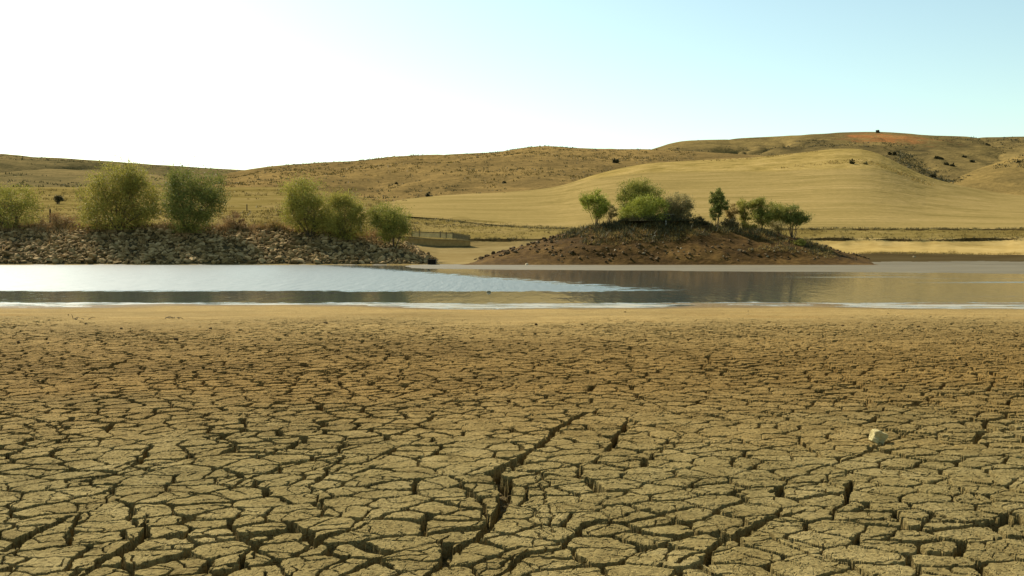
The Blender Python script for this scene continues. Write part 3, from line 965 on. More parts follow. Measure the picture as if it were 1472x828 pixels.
def leaves_np(cent, axis, size, rd):
    """one lens-shaped quad leaf spray per centre, along axis"""
    n = len(cent)
    ax = axis / (np.linalg.norm(axis, axis=1, keepdims=True) + 1e-9)
    rv_ = rd.normal(size=(n, 3))
    sd_ = np.cross(ax, rv_); sd_ /= (np.linalg.norm(sd_, axis=1, keepdims=True) + 1e-9)
    L = size[:, None]; W = size[:, None] * rd.uniform(0.28, 0.5, (n, 1))
    V = np.stack([cent - ax * L * 0.5, cent + sd_ * W * 0.5, cent + ax * L * 0.5, cent - sd_ * W * 0.5], 1).reshape(-1, 3)
    Fc = np.arange(4 * n).reshape(n, 4)
    return V, Fc

def make_tree(name, label, cat, base, blobs, leaf, nleaf=7000, size=0.30, stems=9, group=None, Y=None, clump=0.42, up=0.5, trunk_r=0.085, twigs=40, bark='bark', seed=0, depth=0.85, gap=0.35, trunk_name='trunk', grow=1.0):
    """blobs: photo-pixel ellipses (cx,cy,rx,ry) that outline the crown; each becomes an ellipsoid with real depth"""
    rd = np.random.default_rng(1000 + seed)
    root = empty(name, base)
    tag(root, label, cat, group)
    Yb = base.y
    mpp = Yb / F
    nleaf = int(nleaf * 2.0); size *= 0.82
    E = []
    for cx, cy, rx, ry in blobs:
        c = atv(cx, cy, Yb) - base
        E.append((np.array(c) + np.array((0, rd.normal() * rx * mpp * 0.25, 0)), rx * mpp * grow, ry * mpp * grow))
    vol = np.array([rx * rx * rz for _, rx, rz in E])
    area = np.array([rx * rz for _, rx, rz in E]); area = area / area.sum()
    # clump centres
    nc = max(24, int(nleaf / 55))
    which = rd.choice(len(E), nc, p=area)
    dirs = rd.normal(size=(nc, 3)); dirs /= np.linalg.norm(dirs, axis=1, keepdims=True)
    rad = rd.uniform(0.18, 1.0, nc) ** 0.45
    C = np.array([E[w][0] for w in which]); RX = np.array([E[w][1] for w in which]); RZ = np.array([E[w][2] for w in which])
    cc = C + dirs * rad[:, None] * np.stack([RX, RX * depth, RZ], 1) * 0.93
    cc[:, 2] = np.maximum(cc[:, 2], 0.12 * clump)
    nz = np.array([mnoise.noise(Vector(c) * 0.75 + Vector((seed * 7.1, 0, 0))) for c in cc])
    keep = (nz > -0.34) | (rad < 0.55) | (nc < 40)
    cc, dirs, rad, C, RX, RZ = cc[keep], dirs[keep], rad[keep], C[keep], RX[keep], RZ[keep]
    nc = len(cc)
    spr = rd.random(nc) < 0.12
    cc = np.where(spr[:, None], cc + dirs * (0.16 * RX)[:, None] * np.array((1, 1, 0.6)) + np.array((0, 0, 0.10)) * RZ[:, None], cc)
    out = dirs * np.array((1, 1, 0.7)) + np.array((0, 0, up))
    per = rd.gamma(2.2, 1.0, nc); per = np.maximum(1, (per / per.sum() * nleaf)).astype(int)
    cs = clump * rd.uniform(0.6, 1.3, nc) * np.clip(RX / 1.6, 0.55, 1.25)
    ci = np.repeat(np.arange(nc), per)
    n = len(ci)
    off = rd.normal(size=(n, 3)) * cs[ci][:, None] * np.array((1, 1, 0.8))
    off += out[ci] * (rd.exponential(0.35, n) * cs[ci])[:, None]
    P = cc[ci] + off
    P[:, 2] = np.maximum(P[:, 2], 0.05)
    ax = out[ci] * 0.9 + rd.normal(size=(n, 3)) * 0.75 + np.array((0, 0, 0.25 * up))
    sz = size * rd.uniform(0.55, 1.3, n)
    V, Fc = leaves_np(P, ax, sz, rd)
    link('crown', mesh_np('crown', V, Fc, LEAF[leaf], None, False), root)
    # stems and twigs
    TV, TF = [], []
    def add(path, radii, k=6):
        v, f = tube(path, radii, k)
        b0 = len(TV); TV.extend(v); TF.extend([tuple(i + b0 for i in q) for q in f])
    order = rd.permutation(nc)
    tops = []
    for i in range(stems):
        t = Vector(cc[order[i % nc]])
        s0 = Vector((rd.normal() * trunk_r * 1.6, rd.normal() * trunk_r * 1.2, -0.25))
        m1 = s0.lerp(t, 0.35) + Vector((rd.normal() * .1, rd.normal() * .1, 0.12 * t.z))
        m2 = s0.lerp(t, 0.7) + Vector((rd.normal() * .12, rd.normal() * .12, 0.10 * t.z))
        r0 = trunk_r * rd.uniform(0.6, 1.15)
        add([s0, m1, m2, t], [r0, r0 * 0.72, r0 * 0.42, r0 * 0.12])
        tops.append((m1, m2, t))
    for i in range(twigs):
        t = Vector(cc[order[(i * 3 + stems) % nc]]) 
        a, b, c_ = tops[i % len(tops)]
        s0 = a.lerp(b, rd.random()) if rd.random() < 0.5 else b.lerp(c_, rd.random() * 0.7)
        mid = s0.lerp(t, 0.5) + Vector((0, 0, 0.08 * t.z))
        add([s0, mid, t + (t - mid) * 0.25], [trunk_r * 0.28, trunk_r * 0.2, trunk_r * 0.06], 4)
    TVn = np.array([tuple(v) for v in TV])
    link(trunk_name, mesh_np(trunk_name, TVn, np.array(TF), M[bark]), root)
    return root

def emb_base(px, Y):
    X = float(at(px, 362, Y)[0])
    return Vector((X, Y, float(emb_z(np.array([X]), np.array([Y]))[0])))
def mnd_base(px, Y):
    X = float(at(px, 362, Y)[0])
    return Vector((X, Y, float(mound_z(np.array([X]), np.array([Y]))[0])))

gE = 'trees and bushes along the rock embankment'
make_tree('leafy_bush', 'sparse yellowish olive bush at the left end of the rock embankment', 'bush', emb_base(20, 137.5),
          [(-12, 302, 26, 28), (24, 288, 26, 20), (46, 304, 18, 22), (14, 276, 14, 12), (20, 315, 34, 16), (-25, 300, 18, 24)], 'yellow', 6500, 0.30, 12, gE, seed=1, twigs=110, clump=0.45, gap=.5)
make_tree('willow_tree', 'largest spreading olive green tree on the left embankment', 'tree', emb_base(170, 135.5),
          [(172, 263, 40, 22), (140, 288, 22, 26), (188, 288, 42, 30), (162, 312, 44, 20), (214, 298, 18, 20), (168, 247, 22, 9), (128, 295, 11, 16), (195, 258, 20, 16), (165, 326, 42, 11)], 'olive', 15000, 0.34, 13, gE, seed=2, twigs=120, clump=0.5)
make_tree('willow_tree', 'rounded dark green tree on the embankment right of the largest tree', 'tree', emb_base(270, 134.5),
          [(262, 265, 25, 19), (298, 270, 26, 24), (282, 293, 38, 28), (246, 288, 13, 24), (275, 318, 28, 18), (312, 288, 13, 20), (274, 331, 26, 11)], 'dark', 13500, 0.32, 11, gE, seed=3, twigs=90, clump=0.46)
make_tree('willow_tree', 'feathery yellow green tree on the middle of the embankment', 'tree', emb_base(445, 134.5),
          [(437, 283, 28, 23), (431, 271, 20, 13), (450, 308, 36, 26), (421, 305, 15, 24), (455, 325, 32, 14)], 'yellow', 11500, 0.28, 11, gE, seed=4, twigs=110, clump=0.42, up=0.9)
make_tree('willow_tree', 'lower olive bushy tree touching the right side of the feathery tree', 'tree', emb_base(497, 133.2),
          [(497, 303, 25, 22), (488, 291, 17, 12), (500, 326, 26, 17), (510, 308, 12, 16), (496, 337, 24, 9)], 'olive', 8500, 0.28, 10, gE, seed=5, twigs=80, clump=0.40, up=0.8)
make_tree('round_bush', 'compact round green bush near the tip of the rock embankment', 'bush', emb_base(566, 131.5),
          [(558, 311, 27, 16), (571, 323, 21, 18), (540, 307, 12, 9), (564, 338, 20, 11), (550, 318, 18, 12)], 'green', 8500, 0.26, 8, gE, seed=6, clump=0.34, up=0.8)
make_tree('dry_shrub', 'leafless reddish brown shrub on the embankment between two tall trees', 'shrub', emb_base(336, 136.5),
          [(336, 316, 15, 12), (330, 326, 14, 8), (345, 322, 9, 8)], 'brown', 1500, 0.24, 12, gE, seed=7, twigs=90, bark='twig', trunk_r=0.05, clump=0.3, trunk_name='stem')
make_tree('dry_shrub', 'low brown shrub on the embankment left of the largest tree', 'shrub', emb_base(82, 137),
          [(82, 318, 17, 9), (66, 320, 12, 9), (102, 320, 12, 8)], 'brown', 1500, 0.24, 12, gE, seed=8, twigs=80, bark='twig', trunk_r=0.05, clump=0.3, trunk_name='stem')
make_tree('dry_shrub', 'low brown shrub on the embankment left of the feathery tree', 'shrub', emb_base(392, 136.5),
          [(385, 325, 14, 6), (402, 324, 10, 7)], 'tan', 1000, 0.24, 10, gE, seed=9, twigs=60, bark='twig', trunk_r=0.05, clump=0.28, trunk_name='stem')

gM = 'trees and bushes on the brown mound'
make_tree('young_tree', 'bright light green sapling at the left end of the mound', 'tree', mnd_base(857, 134.5),
          [(855, 299, 17, 14), (858, 284, 7, 10), (846, 292, 9, 10), (870, 297, 9, 8)], 'light', 5400, 0.24, 10, gM, seed=11, grow=1.12, clump=0.28, up=1.1, trunk_r=0.045, twigs=50)
make_tree('dry_shrub', 'small grey half bare shrub beside the light green sapling', 'shrub', mnd_base(877, 136),
          [(876, 301, 8, 8), (880, 308, 6, 9)], 'grey', 1200, 0.2, 8, gM, seed=12, grow=1.12, clump=0.25, up=0.8, trunk_r=0.05, twigs=40, bark='twig', trunk_name='stem')
make_tree('willow_tree', 'tallest green willow at the back of the clump on the mound', 'tree', mnd_base(918, 136.5),
          [(915, 276, 20, 13), (902, 290, 13, 17), (934, 285, 17, 15), (926, 269, 15, 8), (918, 302, 22, 16)], 'green', 11250, 0.26, 9, gM, seed=13, grow=1.12, clump=0.34, up=0.6)
make_tree('leafy_bush', 'lighter green bush in front of the tallest willow on the mound', 'bush', mnd_base(925, 133.5),
          [(922, 299, 20, 13), (946, 299, 13, 13), (908, 310, 15, 11), (930, 316, 24, 11)], 'light', 9000, 0.25, 8, gM, seed=14, grow=1.12, clump=0.32, up=0.4)
make_tree('leafy_bush', 'grey green rounded bush right of the willow on the mound', 'bush', mnd_base(975, 135.5),
          [(974, 296, 17, 15), (984, 306, 10, 15), (964, 305, 12, 14)], 'grey', 6900, 0.24, 12, gM, seed=15, grow=1.12, clump=0.3, up=0.5, twigs=60, bark='twig')
make_tree('leafy_bush', 'low dark thicket on the mound under the willow clump', 'bush', mnd_base(945, 132.6),
          [(925, 324, 22, 8), (950, 327, 26, 8), (905, 321, 12, 6), (985, 325, 16, 7)], 'scrub', 6300, 0.24, 14, gM, seed=16, grow=1.12, clump=0.3)
make_tree('slender_tree', 'slender upright dark green tree on the middle of the mound', 'tree', mnd_base(1030, 134),
          [(1031, 283, 9, 11), (1036, 297, 10, 11), (1028, 305, 7, 12), (1033, 290, 10, 12)], 'dark', 5400, 0.24, 5, gM, seed=17, grow=1.12, clump=0.22, up=0.7, trunk_r=0.055, twigs=24)
make_tree('dry_shrub', 'tan half bare shrub right of the slender tree', 'shrub', mnd_base(1053, 136),
          [(1053, 305, 8, 11), (1048, 312, 6, 8)], 'tan', 1350, 0.22, 9, gM, seed=18, grow=1.12, clump=0.26, up=0.8, trunk_r=0.05, twigs=50, bark='twig', trunk_name='stem')
make_tree('leafy_bush', 'thin olive shrub between the slender tree and the spreading tree', 'bush', mnd_base(1069, 136),
          [(1068, 301, 10, 12), (1072, 310, 7, 10)], 'yellow', 2250, 0.22, 8, gM, seed=19, grow=1.12, clump=0.27, up=0.8, trunk_r=0.045, twigs=40)
make_tree('willow_tree', 'spreading green tree with forked trunk on the right of the mound', 'tree', mnd_base(1094, 133.6),
          [(1086, 299, 9, 11), (1101, 302, 15, 12), (1090, 291, 9, 5), (1111, 307, 8, 8), (1096, 313, 14, 9)], 'green', 6600, 0.24, 6, gM, seed=20, grow=1.12, clump=0.29, up=0.5, trunk_r=0.06)
make_tree('leafy_bush', 'pale olive bush behind the last two trees of the mound', 'bush', mnd_base(1120, 137.5),
          [(1120, 306, 10, 12), (1116, 316, 8, 9)], 'yellow', 2250, 0.23, 8, gM, seed=21, grow=1.12, clump=0.28, up=0.8, trunk_r=0.045, twigs=30)
make_tree('willow_tree', 'rightmost dark leafed tree leaning on the mound end', 'tree', mnd_base(1139, 133.2),
          [(1137, 306, 14, 10), (1151, 312, 12, 7), (1128, 312, 8, 8), (1143, 317, 14, 8)], 'dark', 5400, 0.24, 7, gM, seed=22, grow=1.12, clump=0.28, up=0.4, trunk_r=0.07)
make_tree('leafy_bush', 'low green tuft on the right slope of the mound', 'bush', mound_pt(1148, 353),
          [(1148, 350, 9, 4)], 'yellow', 1050, 0.22, 5, gM, seed=23, grow=1.12, clump=0.22, trunk_r=0.04, twigs=10)

for i, (px, py, rx, ry, Yb_, lf, lab) in enumerate([
    (1046, 322, 12, 6, 135.0, 'scrub', 'low dark bush at the foot of the slender tree'),
    (1072, 325, 12, 5, 135.4, 'olive', 'low olive bush left of the spreading tree trunk'),
    (1114, 324, 11, 7, 135.6, 'grey', 'low grey bush between the last two trees'),
    (1005, 320, 12, 6, 134.5, 'scrub', 'low dark bush between the grey green bush and slender tree')]):
    make_tree('leafy_bush', lab, 'bush', mnd_base(px, Yb_), [(px, py, rx, ry), (px + 5, py + 3, rx, ry)], lf, 1500, 0.24, 7, gM, seed=40 + i, clump=0.28, trunk_r=0.03, twigs=20, trunk_name='stem')

# ------------------------------------------------------------------ bushes out on the hills
def hill_bush(h, px, py, rx, ry, leaf, label, group, seed):
    p = h.at_pixel(px, py + ry)
    k = p.y / F
    pr = HORIZ - (p.z - CAMZ) / p.y * F
    make_tree('hill_bush', label, 'bush', p, [(px, pr - ry * .8, rx, ry), (px + rx * .3, pr - ry * .5, rx * .9, ry * .6), (px - rx * .4, pr - ry * .5, rx * .7, ry * .6)], leaf, 900, 0.24 * p.y / 135, 5, group, seed=seed, clump=rx * k * 0.2, trunk_r=0.07, twigs=6)
gH = 'dark bushes dotted over the far hills'
spec = [(hill_mid, 617, 267, 5, 4.5, 'scrub', 'dark round bush alone on the middle hill slope'),
        (hill_mid, 885, 229.5, 3.5, 4, 'scrub', 'dark bush high on the right part of the middle hill'),
        (hill_mid, 725, 259, 2.2, 1.6, 'scrub', 'tiny dark bush low on the middle hill above the smooth field'),
        (hill_mid, 570, 253, 1.8, 1.3, 'scrub', 'tiny dark bush on the middle hill left of the round bush'),
        (hill_mid, 339, 276, 2.6, 1.8, 'scrub', 'tiny dark bush at the left foot of the middle hill'),
        (hill_field, 1225, 230.5, 3.6, 4.6, 'scrub', 'dark bush just below the brow of the smooth field hill'),
        (hill_field, 1244, 233, 2.2, 3, 'grey', 'faint grey bush right of the dark bush on the field brow'),
        (hill_back, 1262, 188.5, 2.4, 2.6, 'scrub', 'tiny bush standing on the skyline of the back ridge'),
        (hill_back, 1286, 214, 2.4, 4.5, 'scrub', 'upright dark bush under the orange earth scar'),
        (hill_back, 1279, 215, 2.4, 3, 'scrub', 'small dark bush left of the upright bush under the orange scar'),
        (hill_back, 1341, 232, 3.6, 2.8, 'scrub', 'largest dark bush in the gully of the back ridge'),
        (hill_back, 1420, 199, 2.4, 2, 'scrub', 'small dark bush near the right end of the skyline'),
        (hill_back, 1380, 244, 5, 2.4, 'scrub', 'wide low bush at the bottom of the gully'),
        (hill_right, 1464, 231, 2.4, 1.6, 'scrub', 'small dark bush on the right edge hill')]
for i, (h, px, py, rx, ry, lf, lab) in enumerate(spec):
    hill_bush(h, px, py, rx, ry, lf, lab, gH, 60 + i)
for i, (px, py) in enumerate([(1346, 222), (1353, 222), (1360, 227), (1369, 228), (1386, 220), (1292, 231), (1398, 226)]):
    hill_bush(hill_back, px, py, 2.6, 2.2, 'scrub', 'small dark bush on the slope of the back ridge above the gully', 'small bushes above the gully', 80 + i)
q = at(83, 291.5, 246)
z = float(shore_z(np.array([83.0]), np.array([246.0]))[0])
make_tree('hill_bush', 'small dark bush on the golden flat behind the left embankment', 'bush', Vector((float(q[0]), 246.0, z)),
          [(83, 286.5, 5, 3.6)], 'scrub', 700, 0.4, 5, gH, seed=95, clump=0.45, trunk_r=0.1, twigs=6)

# ------------------------------------------------------------------ grass and scrub (uncountable)
def tufts(name, pts, heights, leaf, label, blades=9, spread=0.35, width=0.07, seed=0):
    rd = np.random.default_rng(seed)
    pts = np.asarray(pts); n = len(pts)
    P = np.repeat(pts, blades, 0); H = np.repeat(heights, blades) * rd.uniform(0.5, 1.15, n * blades)
    P = P + np.stack([rd.normal(size=len(P)) * H * spread, rd.normal(size=len(P)) * H * spread, np.full(len(P), -0.02)], 1)
    lean = rd.normal(size=(len(P), 2)) * 0.45
    T = P + np.stack([lean[:, 0] * H, lean[:, 1] * H, H], 1)
    an = rd.uniform(0, 6.28, len(P))
    W = np.stack([np.cos(an), np.sin(an), 0 * an], 1) * (H * width)[:, None]
    V = np.stack([P - W, P + W, T], 1).reshape(-1, 3)
    o = link(name, mesh_np(name, V, np.arange(len(V)).reshape(-1, 3), LEAF[leaf], None, False))
    tag(o, label, 'grass', kind='stuff')

def shore_pts(px, Y):
    X = at(px, 362, Y)[0]
    return np.stack([X, Y, shore_z(px, Y)], 1)

rd = np.random.default_rng(77)
# tussocks over the terrace and flats
px = rd.uniform(-80, 1560, 5200); Y = rd.uniform(161, 200, 5200)
k = (px < 830) | (Y < 173)
px, Y = px[k], Y[k]
tufts('grass', shore_pts(px, Y), rd.uniform(0.12, 0.4, len(px)), 'straw', 'golden dry grass tussocks on the far terrace', 8, 0.6, 0.10, 1)
px = rd.uniform(-80, 600, 3200); Y = rd.uniform(143, 300, 3200)
k = fbm(px * 0.012, Y * 0.06, 705, 3) > -0.1
px, Y = px[k], Y[k]
tufts('grass', shore_pts(px, Y), rd.uniform(0.25, 0.7, len(px)), 'straw', 'tan dry grass on the flats behind the left embankment', 8, 0.7, 0.14, 8)
# darker tussocks along the terrace steps and the foot of the field
L = []
for _ in range(420):
    t = rd.random(); a = 575 + 255 * t; L.append((a, np.interp(a, [560, 640, 700, 800, 830], [200, 198, 190, 178, 176]) - 1.5 + rd.normal() * 1.6))
for _ in range(420):
    L.append((rd.uniform(1120, 1540), 174.2 + rd.normal() * 0.9))
for _ in range(170):
    L.append((rd.uniform(1150, 1540), 160.6 + rd.normal() * 0.3))
for _ in range(90):
    L.append((rd.uniform(640, 760), 160.7 + rd.normal() * 0.3))
for _ in range(240):
    L.append((rd.uniform(575, 830), 186 + rd.normal() * 2))
L = np.array(L)
L[:, 1] -= np.where((L[:, 0] > 1100) | (L[:, 1] < 165), 2.4 * fbm(L[:, 0] * 0.009, L[:, 0] * 0 + 0.5, 222, 4), 0)
tufts('grass', shore_pts(L[:, 0], L[:, 1]), rd.uniform(0.12, 0.42, len(L)), 'scrub', 'dark dry tussocks along the terrace edges', 7, 0.6, 0.12, 2)
# dead weeds on the embankment crest
px = rd.uniform(-80, 560, 1500); Y = 135.6 + rd.random(1500) * 4
X = at(px, 362, Y)[0]
Pe = np.stack([X, Y, emb_z(X, Y)], 1)
tufts('weeds', Pe[:900], rd.uniform(0.4, 1.2, 900), 'brown', 'brown dead weeds along the crest of the rock embankment', 9, 0.35, 0.07, 3)
tufts('weeds', Pe[900:], rd.uniform(0.4, 1.0, 600), 'straw', 'straw coloured grass along the crest of the rock embankment', 9, 0.4, 0.07, 4)
px = rd.uniform(-80, 600, 700); Y = 136 - rd.exponential(2.2, 700)
X = at(px, 362, Y)[0]
Pe = np.stack([X, Y, emb_z(X, Y) + 0.1], 1)
k = (Y > 125) & (fbm(X * 0.2, Y * 0.2, 707, 3) > 0)
tufts('weeds', Pe[k], rd.uniform(0.3, 0.8, int(k.sum())), 'brown', 'brown brush growing between the rocks of the embankment', 9, 0.45, 0.07, 9)
# weeds on the mound
px = rd.uniform(770, 1200, 5200); Y = rd.uniform(124, 139, 5200)
X = at(px, 362, Y)[0]
Pm = np.stack([X, Y, mound_z(X, Y)], 1)
dn = fbm(X * 0.25, Y * 0.25, 701, 3)
k = (Pm[:, 2] > 0.8) & (dn + 0.09 * (Pm[:, 2] - 3.2) > -0.05)
Pm = Pm[k]
h = len(Pm) // 2
tufts('weeds', Pm[:h], rd.uniform(0.12, 0.5, h) * np.clip(0.35 + 0.28 * Pm[:h, 2], 0.4, 1.6), 'scrub', 'low dark weeds on the top and slope of the mound', 8, 0.6, 0.10, 5)
tufts('weeds', Pm[h:], rd.uniform(0.12, 0.4, len(Pm) - h), 'tan', 'dry tan weeds on the top and slope of the mound', 8, 0.6, 0.10, 6)
# fringe of debris and grass at the foot of the right bank
px = rd.uniform(1180, 1540, 500); Y = 149.5 + rd.normal(size=500) * 0.8
tufts('weeds', shore_pts(px, Y), rd.uniform(0.15, 0.4, 500), 'tan', 'dry weeds along the foot of the sandy bank', 7, 0.8, 0.10, 7)
# scrub over the hills
def hill_scrub(h, n, pxr, seed, size, leaf, label, tmax=0.98, tmin=0.05, thr=-0.05):
    r = np.random.default_rng(seed)
    px = r.uniform(*pxr, n); t = r.uniform(tmin, tmax, n)
    X, Y, Z = h.surf(px, t)
    k = fbm(X * 0.02, Y * 0.02, 800 + seed, 4) > thr
    P = np.stack([X, Y, Z], 1)[k]
    tufts('scrub', P, r.uniform(*size, len(P)), leaf, label, 7, 0.9, 0.28, seed)
hill_scrub(hill_mid, 3800, (250, 1000), 31, (0.3, 0.9), 'straw', 'pale tussocks over the middle hill')
hill_scrub(hill_mid, 1700, (250, 1000), 32, (0.3, 0.8), 'scrub', 'dark scrub over the middle hill')
hill_scrub(hill_left, 1500, (-60, 420), 33, (0.4, 1.1), 'scrub', 'dark scrub over the left hill')
hill_scrub(hill_back, 3400, (930, 1540), 34, (0.4, 1.1), 'scrub', 'dark scrub over the back ridge', 0.98, 0.25)
r_ = np.random.default_rng(43)
P = []
for _ in range(420):
    t = r_.random()
    a = 1283 + 80 * t; b = 219 + 28 * t + r_.normal() * 3.5 - 2
    P.append(tuple(hill_back.at_pixel(a + r_.normal() * 6, b)))
tufts('scrub', np.array(P), r_.uniform(0.4, 1.3, 420), 'scrub', 'dark scrub filling the gully beside the field hill', 7, 0.9, 0.28, 44)
hill_scrub(hill_right, 1100, (1350, 1540), 35, (0.3, 0.9), 'scrub', 'dark scrub over the right edge hill')
hill_scrub(hill_field, 2200, (800, 1340), 36, (0.2, 0.6), 'tan', 'tan tussocks below the brow of the field hill', 0.98, 0.72)

# ------------------------------------------------------------------ built things on the far shore
def railing():
    """low wall with railing posts beyond the embankment tip"""
    Yw = 157.0
    root = empty('concrete_barrier', atv(632, 352, Yw))
    tag(root, 'low concrete barrier with railing posts beyond the tip of the rock embankment', 'barrier')
    def P(px, py, dy=0.0):
        return atv(px, py, Yw + dy) - Vector(root.location)
    def quadbox(name, px0, px1, top0, top1, bot0, bot1, th, mat, dy=0.0):
        bm = bmesh.new()
        a, b, c, d = P(px0, bot0, dy), P(px1, bot1, dy), P(px1, top1, dy), P(px0, top0, dy)
        vs = [bm.verts.new(p) for p in (a, b, c, d)] + [bm.verts.new(p + Vector((0, th, 0))) for p in (a, b, c, d)]
        for f in ((0, 1, 2, 3), (7, 6, 5, 4), (0, 4, 5, 1), (1, 5, 6, 2), (2, 6, 7, 3), (3, 7, 4, 0)):
            bm.faces.new([vs[i] for i in f])
        return link(name, from_bm(name, bm, mat), root)
    quadbox('base_wall', 578, 676, 342.6, 346.2, 353.5, 353.5, 0.5, M['concrete_dark'], 0.0)
    quadbox('coping', 578, 676, 341.4, 345.2, 342.6, 346.2, 0.7, M['concrete'], -0.1)
    for a, b, ta, tb, ba, bb in ((592.8, 602.4, 333.6, 333.6, 340.4, 340.6), (603.6, 632.4, 333.6, 333.7, 340.6, 342.0), (633.6, 641.2, 333.8, 334.4, 342.0, 342.4), (642.2, 650.6, 334.5, 335.6, 342.4, 343.0)):
        quadbox('panel', a, b, ta, tb, ba, bb, 0.06, M['panel'], 0.22)
    quadbox('board', 651.6, 674.2, 336.0, 339.2, 342.9, 344.2, 0.08, M['rail'], 0.2)
    quadbox('top_rail', 592, 651, 332.4, 334.6, 333.5, 335.6, 0.14, M['rail'], 0.16)
    quadbox('top_rail', 651, 676, 334.6, 338.2, 335.8, 339.2, 0.14, M['rail'], 0.16)
    for px, t, b in ((592.4, 332.0, 340.4), (603, 332.0, 340.6), (633, 332.4, 341.8), (641.6, 333.2, 342.2), (651, 334, 342.8), (675.2, 337.6, 344.0)):
        quadbox('post', px - 0.65, px + 0.65, t, t, b, b, 0.18, M['rail'], 0.12)
railing()

def culvert():
    p = atv(621, 376.6, 123.0)
    p.z = float(emb_z(np.array([p.x]), np.array([123.4]))[0]) - 0.15
    root = empty('culvert_box', p)
    tag(root, 'small dark square box at the water end of the rock embankment', 'culvert')
    w, h, d, t = 1.0, 0.9, 0.9, 0.1
    bm = bmesh.new()
    box_bm(bm, (0, 0, t / 2), (w, d, t), 0.01)
    box_bm(bm, (0, 0, h - t / 2), (w + .06, d + .06, t), 0.01)
    box_bm(bm, (-w / 2 + t / 2, 0, h / 2), (t, d - .02, h - 2 * t), 0.01)
    box_bm(bm, (w / 2 - t / 2, 0, h / 2), (t, d - .02, h - 2 * t), 0.01)
    box_bm(bm, (0, d / 2 - t / 2 - .02, h / 2), (w - 2 * t, t, h - 2 * t), 0.01)
    link('body', from_bm('body', bm, M['rust']), root)
    bm = bmesh.new()
    for k in range(3):
        box_bm(bm, (-0.2 + 0.2 * k, -d / 2 + .06, h / 2), (0.04, 0.04, h - 2 * t))
    link('grate', from_bm('grate', bm, M['rust']), root)
culvert()

def pump_box():
    b = mnd_base(957, 134.2)
    root = empty('concrete_box', b)
    tag(root, 'low dark concrete box with a pale flat lid under the willow clump on the mound', 'concrete box')
    top = float(at(957, 308.2, 134.2)[2]) - b.z
    bm = bmesh.new()
    box_bm(bm, (0, 0, top / 2 - 0.25), (1.7, 1.3, top + 0.3), 0.03)
    link('body', from_bm('body', bm, mat_plain('dark_concrete', (0.06, 0.046, 0.024), 0.9, 2)), root)
    bm = bmesh.new()
    box_bm(bm, (0, 0, top - 0.03), (2.15, 1.7, 0.14), 0.02)
    link('lid', from_bm('lid', bm, mat_plain('pale_concrete_lid', (0.17, 0.15, 0.10), 0.85, 3)), root)
pump_box()

def marker(name, p, h, r, mat, label, cat, square=False):
    bm = bmesh.new()
    segs = 4 if square else 10
    bmesh.ops.create_cone(bm, cap_ends=True, segments=segs, radius1=r, radius2=r * 0.9, depth=h + 0.3, matrix=Matrix.Translation((0, 0, h / 2 - 0.15)))
    bmesh.ops.create_cone(bm, cap_ends=True, segments=segs, radius1=r * 0.9, radius2=r * 0.35, depth=r, matrix=Matrix.Translation((0, 0, h + r / 2 + 0.003)))
    o = link(name, from_bm(name, bm, mat), None, p)
    tag(o, label, cat)
marker('marker_post', mound_pt(957, 326), 0.75, 0.07, M['white_paint'], 'short white marker post on the mound in front of the concrete box', 'post')
p = emb_base(519, 138.5)
marker('marker_post', p, float(at(519, 313.5, 138.5)[2]) - p.z, 0.10, M['white_paint'], 'white marker post between the olive bushy tree and round green bush', 'post')
p = emb_base(73, 139.5)
marker('wooden_post', p, float(at(73, 301.5, 139.5)[2]) - p.z, 0.14, M['post_wood'], 'thick dark wooden post standing between the first two trees', 'post', True)
q = at(355, 300, 215.0); z = float(shore_z(np.array([355.0]), np.array([215.0]))[0])
marker('wooden_post', Vector((float(q[0]), 215.0, z)), 1.3, 0.12, M['post_wood'], 'thin dark post on the golden flat left of the feathery tree', 'post', True)

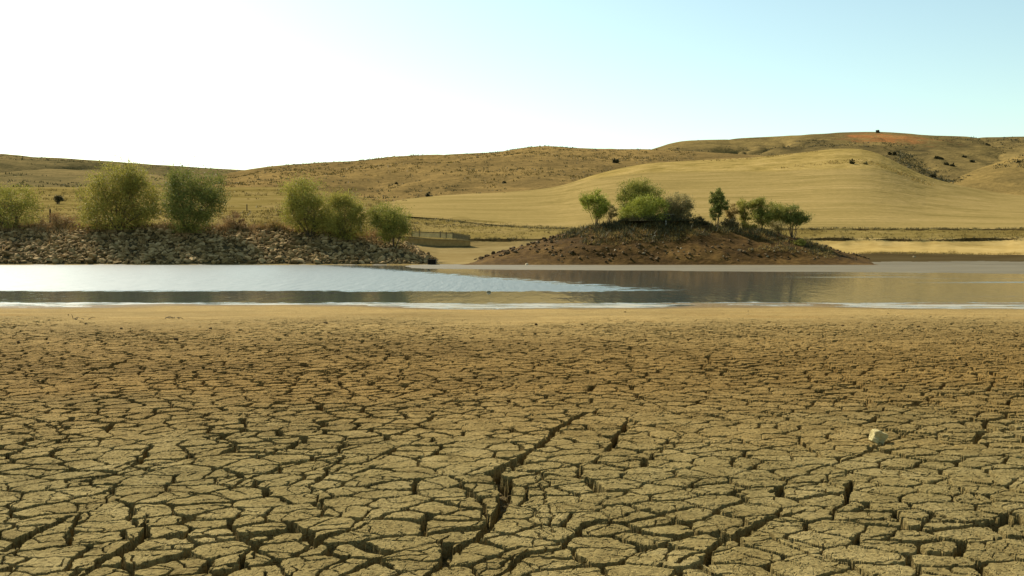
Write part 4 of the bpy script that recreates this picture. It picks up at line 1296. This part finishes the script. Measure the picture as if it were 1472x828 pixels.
# ------------------------------------------------------------------ small things on the lakebed and in the water
def near_stone():
    """cut-faced pale block lying on the crust"""
    b_ = (414 - 633.5) / F
    k = (CAMZ - 0.105) / (sp - b_ * cp)
    x, y = (1258.5 - 736) / F * k, (cp + b_ * sp) * k
    bm = bmesh.new()
    prof = [(-0.060, -0.028), (-0.030, 0.052), (0.040, 0.052), (0.060, 0.010), (0.046, -0.040), (-0.030, -0.056)]
    lo = [bm.verts.new((px * 0.94, py * 0.94, 0)) for px, py in prof]
    hi = [bm.verts.new((px, py, 0.088 + 0.006 * math.sin(i * 2.1))) for i, (px, py) in enumerate(prof)]
    bm.faces.new(lo[::-1]); bm.faces.new(hi)
    for i in range(6):
        j = (i + 1) % 6
        bm.faces.new((lo[i], lo[j], hi[j], hi[i]))
    bmesh.ops.recalc_face_normals(bm, faces=bm.faces)
    bmesh.ops.bevel(bm, geom=list(bm.edges), offset=0.005, segments=1, affect='EDGES')
    bmesh.ops.triangulate(bm, faces=bm.faces)
    bmesh.ops.subdivide_edges(bm, edges=bm.edges, cuts=2, use_grid_fill=True)
    for v in bm.verts:
        v.co += v.co.normalized() * 0.026 * mnoise.noise(v.co * 28) + Vector((0, 0, 0.003 * mnoise.noise(v.co * 90)))
    me = from_bm('stone', bm, M['near_stone'], False)
    o = link('stone', me, None, (x, y, 0.090))
    o.scale = (1.14, 1.05, 1.02)
    o.rotation_euler = (R(8), R(20), R(18))
    tag(o, 'pale yellow block of stone lying on the cracked mud', 'stone')
near_stone()
rdd = random.Random(3)
place_stone(WHITES, Vector((float(at(703, 422, 39.6)[0]), 39.6, 0.0)), 0.085, rdd, 'white stone poking out of the calm water near the shore')

for i in range(26):
    px = rdd.uniform(20, 1450); py = rdd.uniform(446, 500)
    b_ = (414 - py) / F
    k = (CAMZ - 0.05) / (sp - b_ * cp)
    x, y = (px - 736) / F * k, (cp + b_ * sp) * k
    place_stone(STONES, Vector((x, y, lb_z(x, y))), rdd.uniform(0.018, 0.045), rdd, 'small dark pebble lying on the smooth silt near the shore', 'pebbles on the silt', 'pebble', 'pebble')

def twig(px, py, label, n=9, s=0.22):
    b_ = (414 - py) / F
    k = (CAMZ - 0.04) / (sp - b_ * cp)
    x, y = (px - 736) / F * k, (cp + b_ * sp) * k
    TV, TF = [], []
    r = random.Random(int(px))
    for i in range(n):
        a = Vector((r.uniform(-s, s), r.uniform(-.2, .2), 0.004))
        d = Vector((r.gauss(0, 1), r.gauss(0, .6), 0.25)).normalized() * r.uniform(.06, .16)
        v, f = tube([a, a + d * 0.5 + Vector((0, 0, .02)), a + d], [0.007, 0.006, 0.003], 5)
        b0 = len(TV); TV += v; TF += [tuple(i_ + b0 for i_ in q_) for q_ in f]
    o = link('driftwood_twig', mesh_np('driftwood_twig', np.array([tuple(v) for v in TV]), np.array(TF), M['post_wood']), None, (x, y, lb_z(x, y)))
    tag(o, label, 'driftwood')
twig(254, 458.5, 'dark wisp of drift twigs on the smooth tan silt near the shore')
twig(113, 461, 'fainter wisp of drift twigs on the silt further left', 7, 0.2)
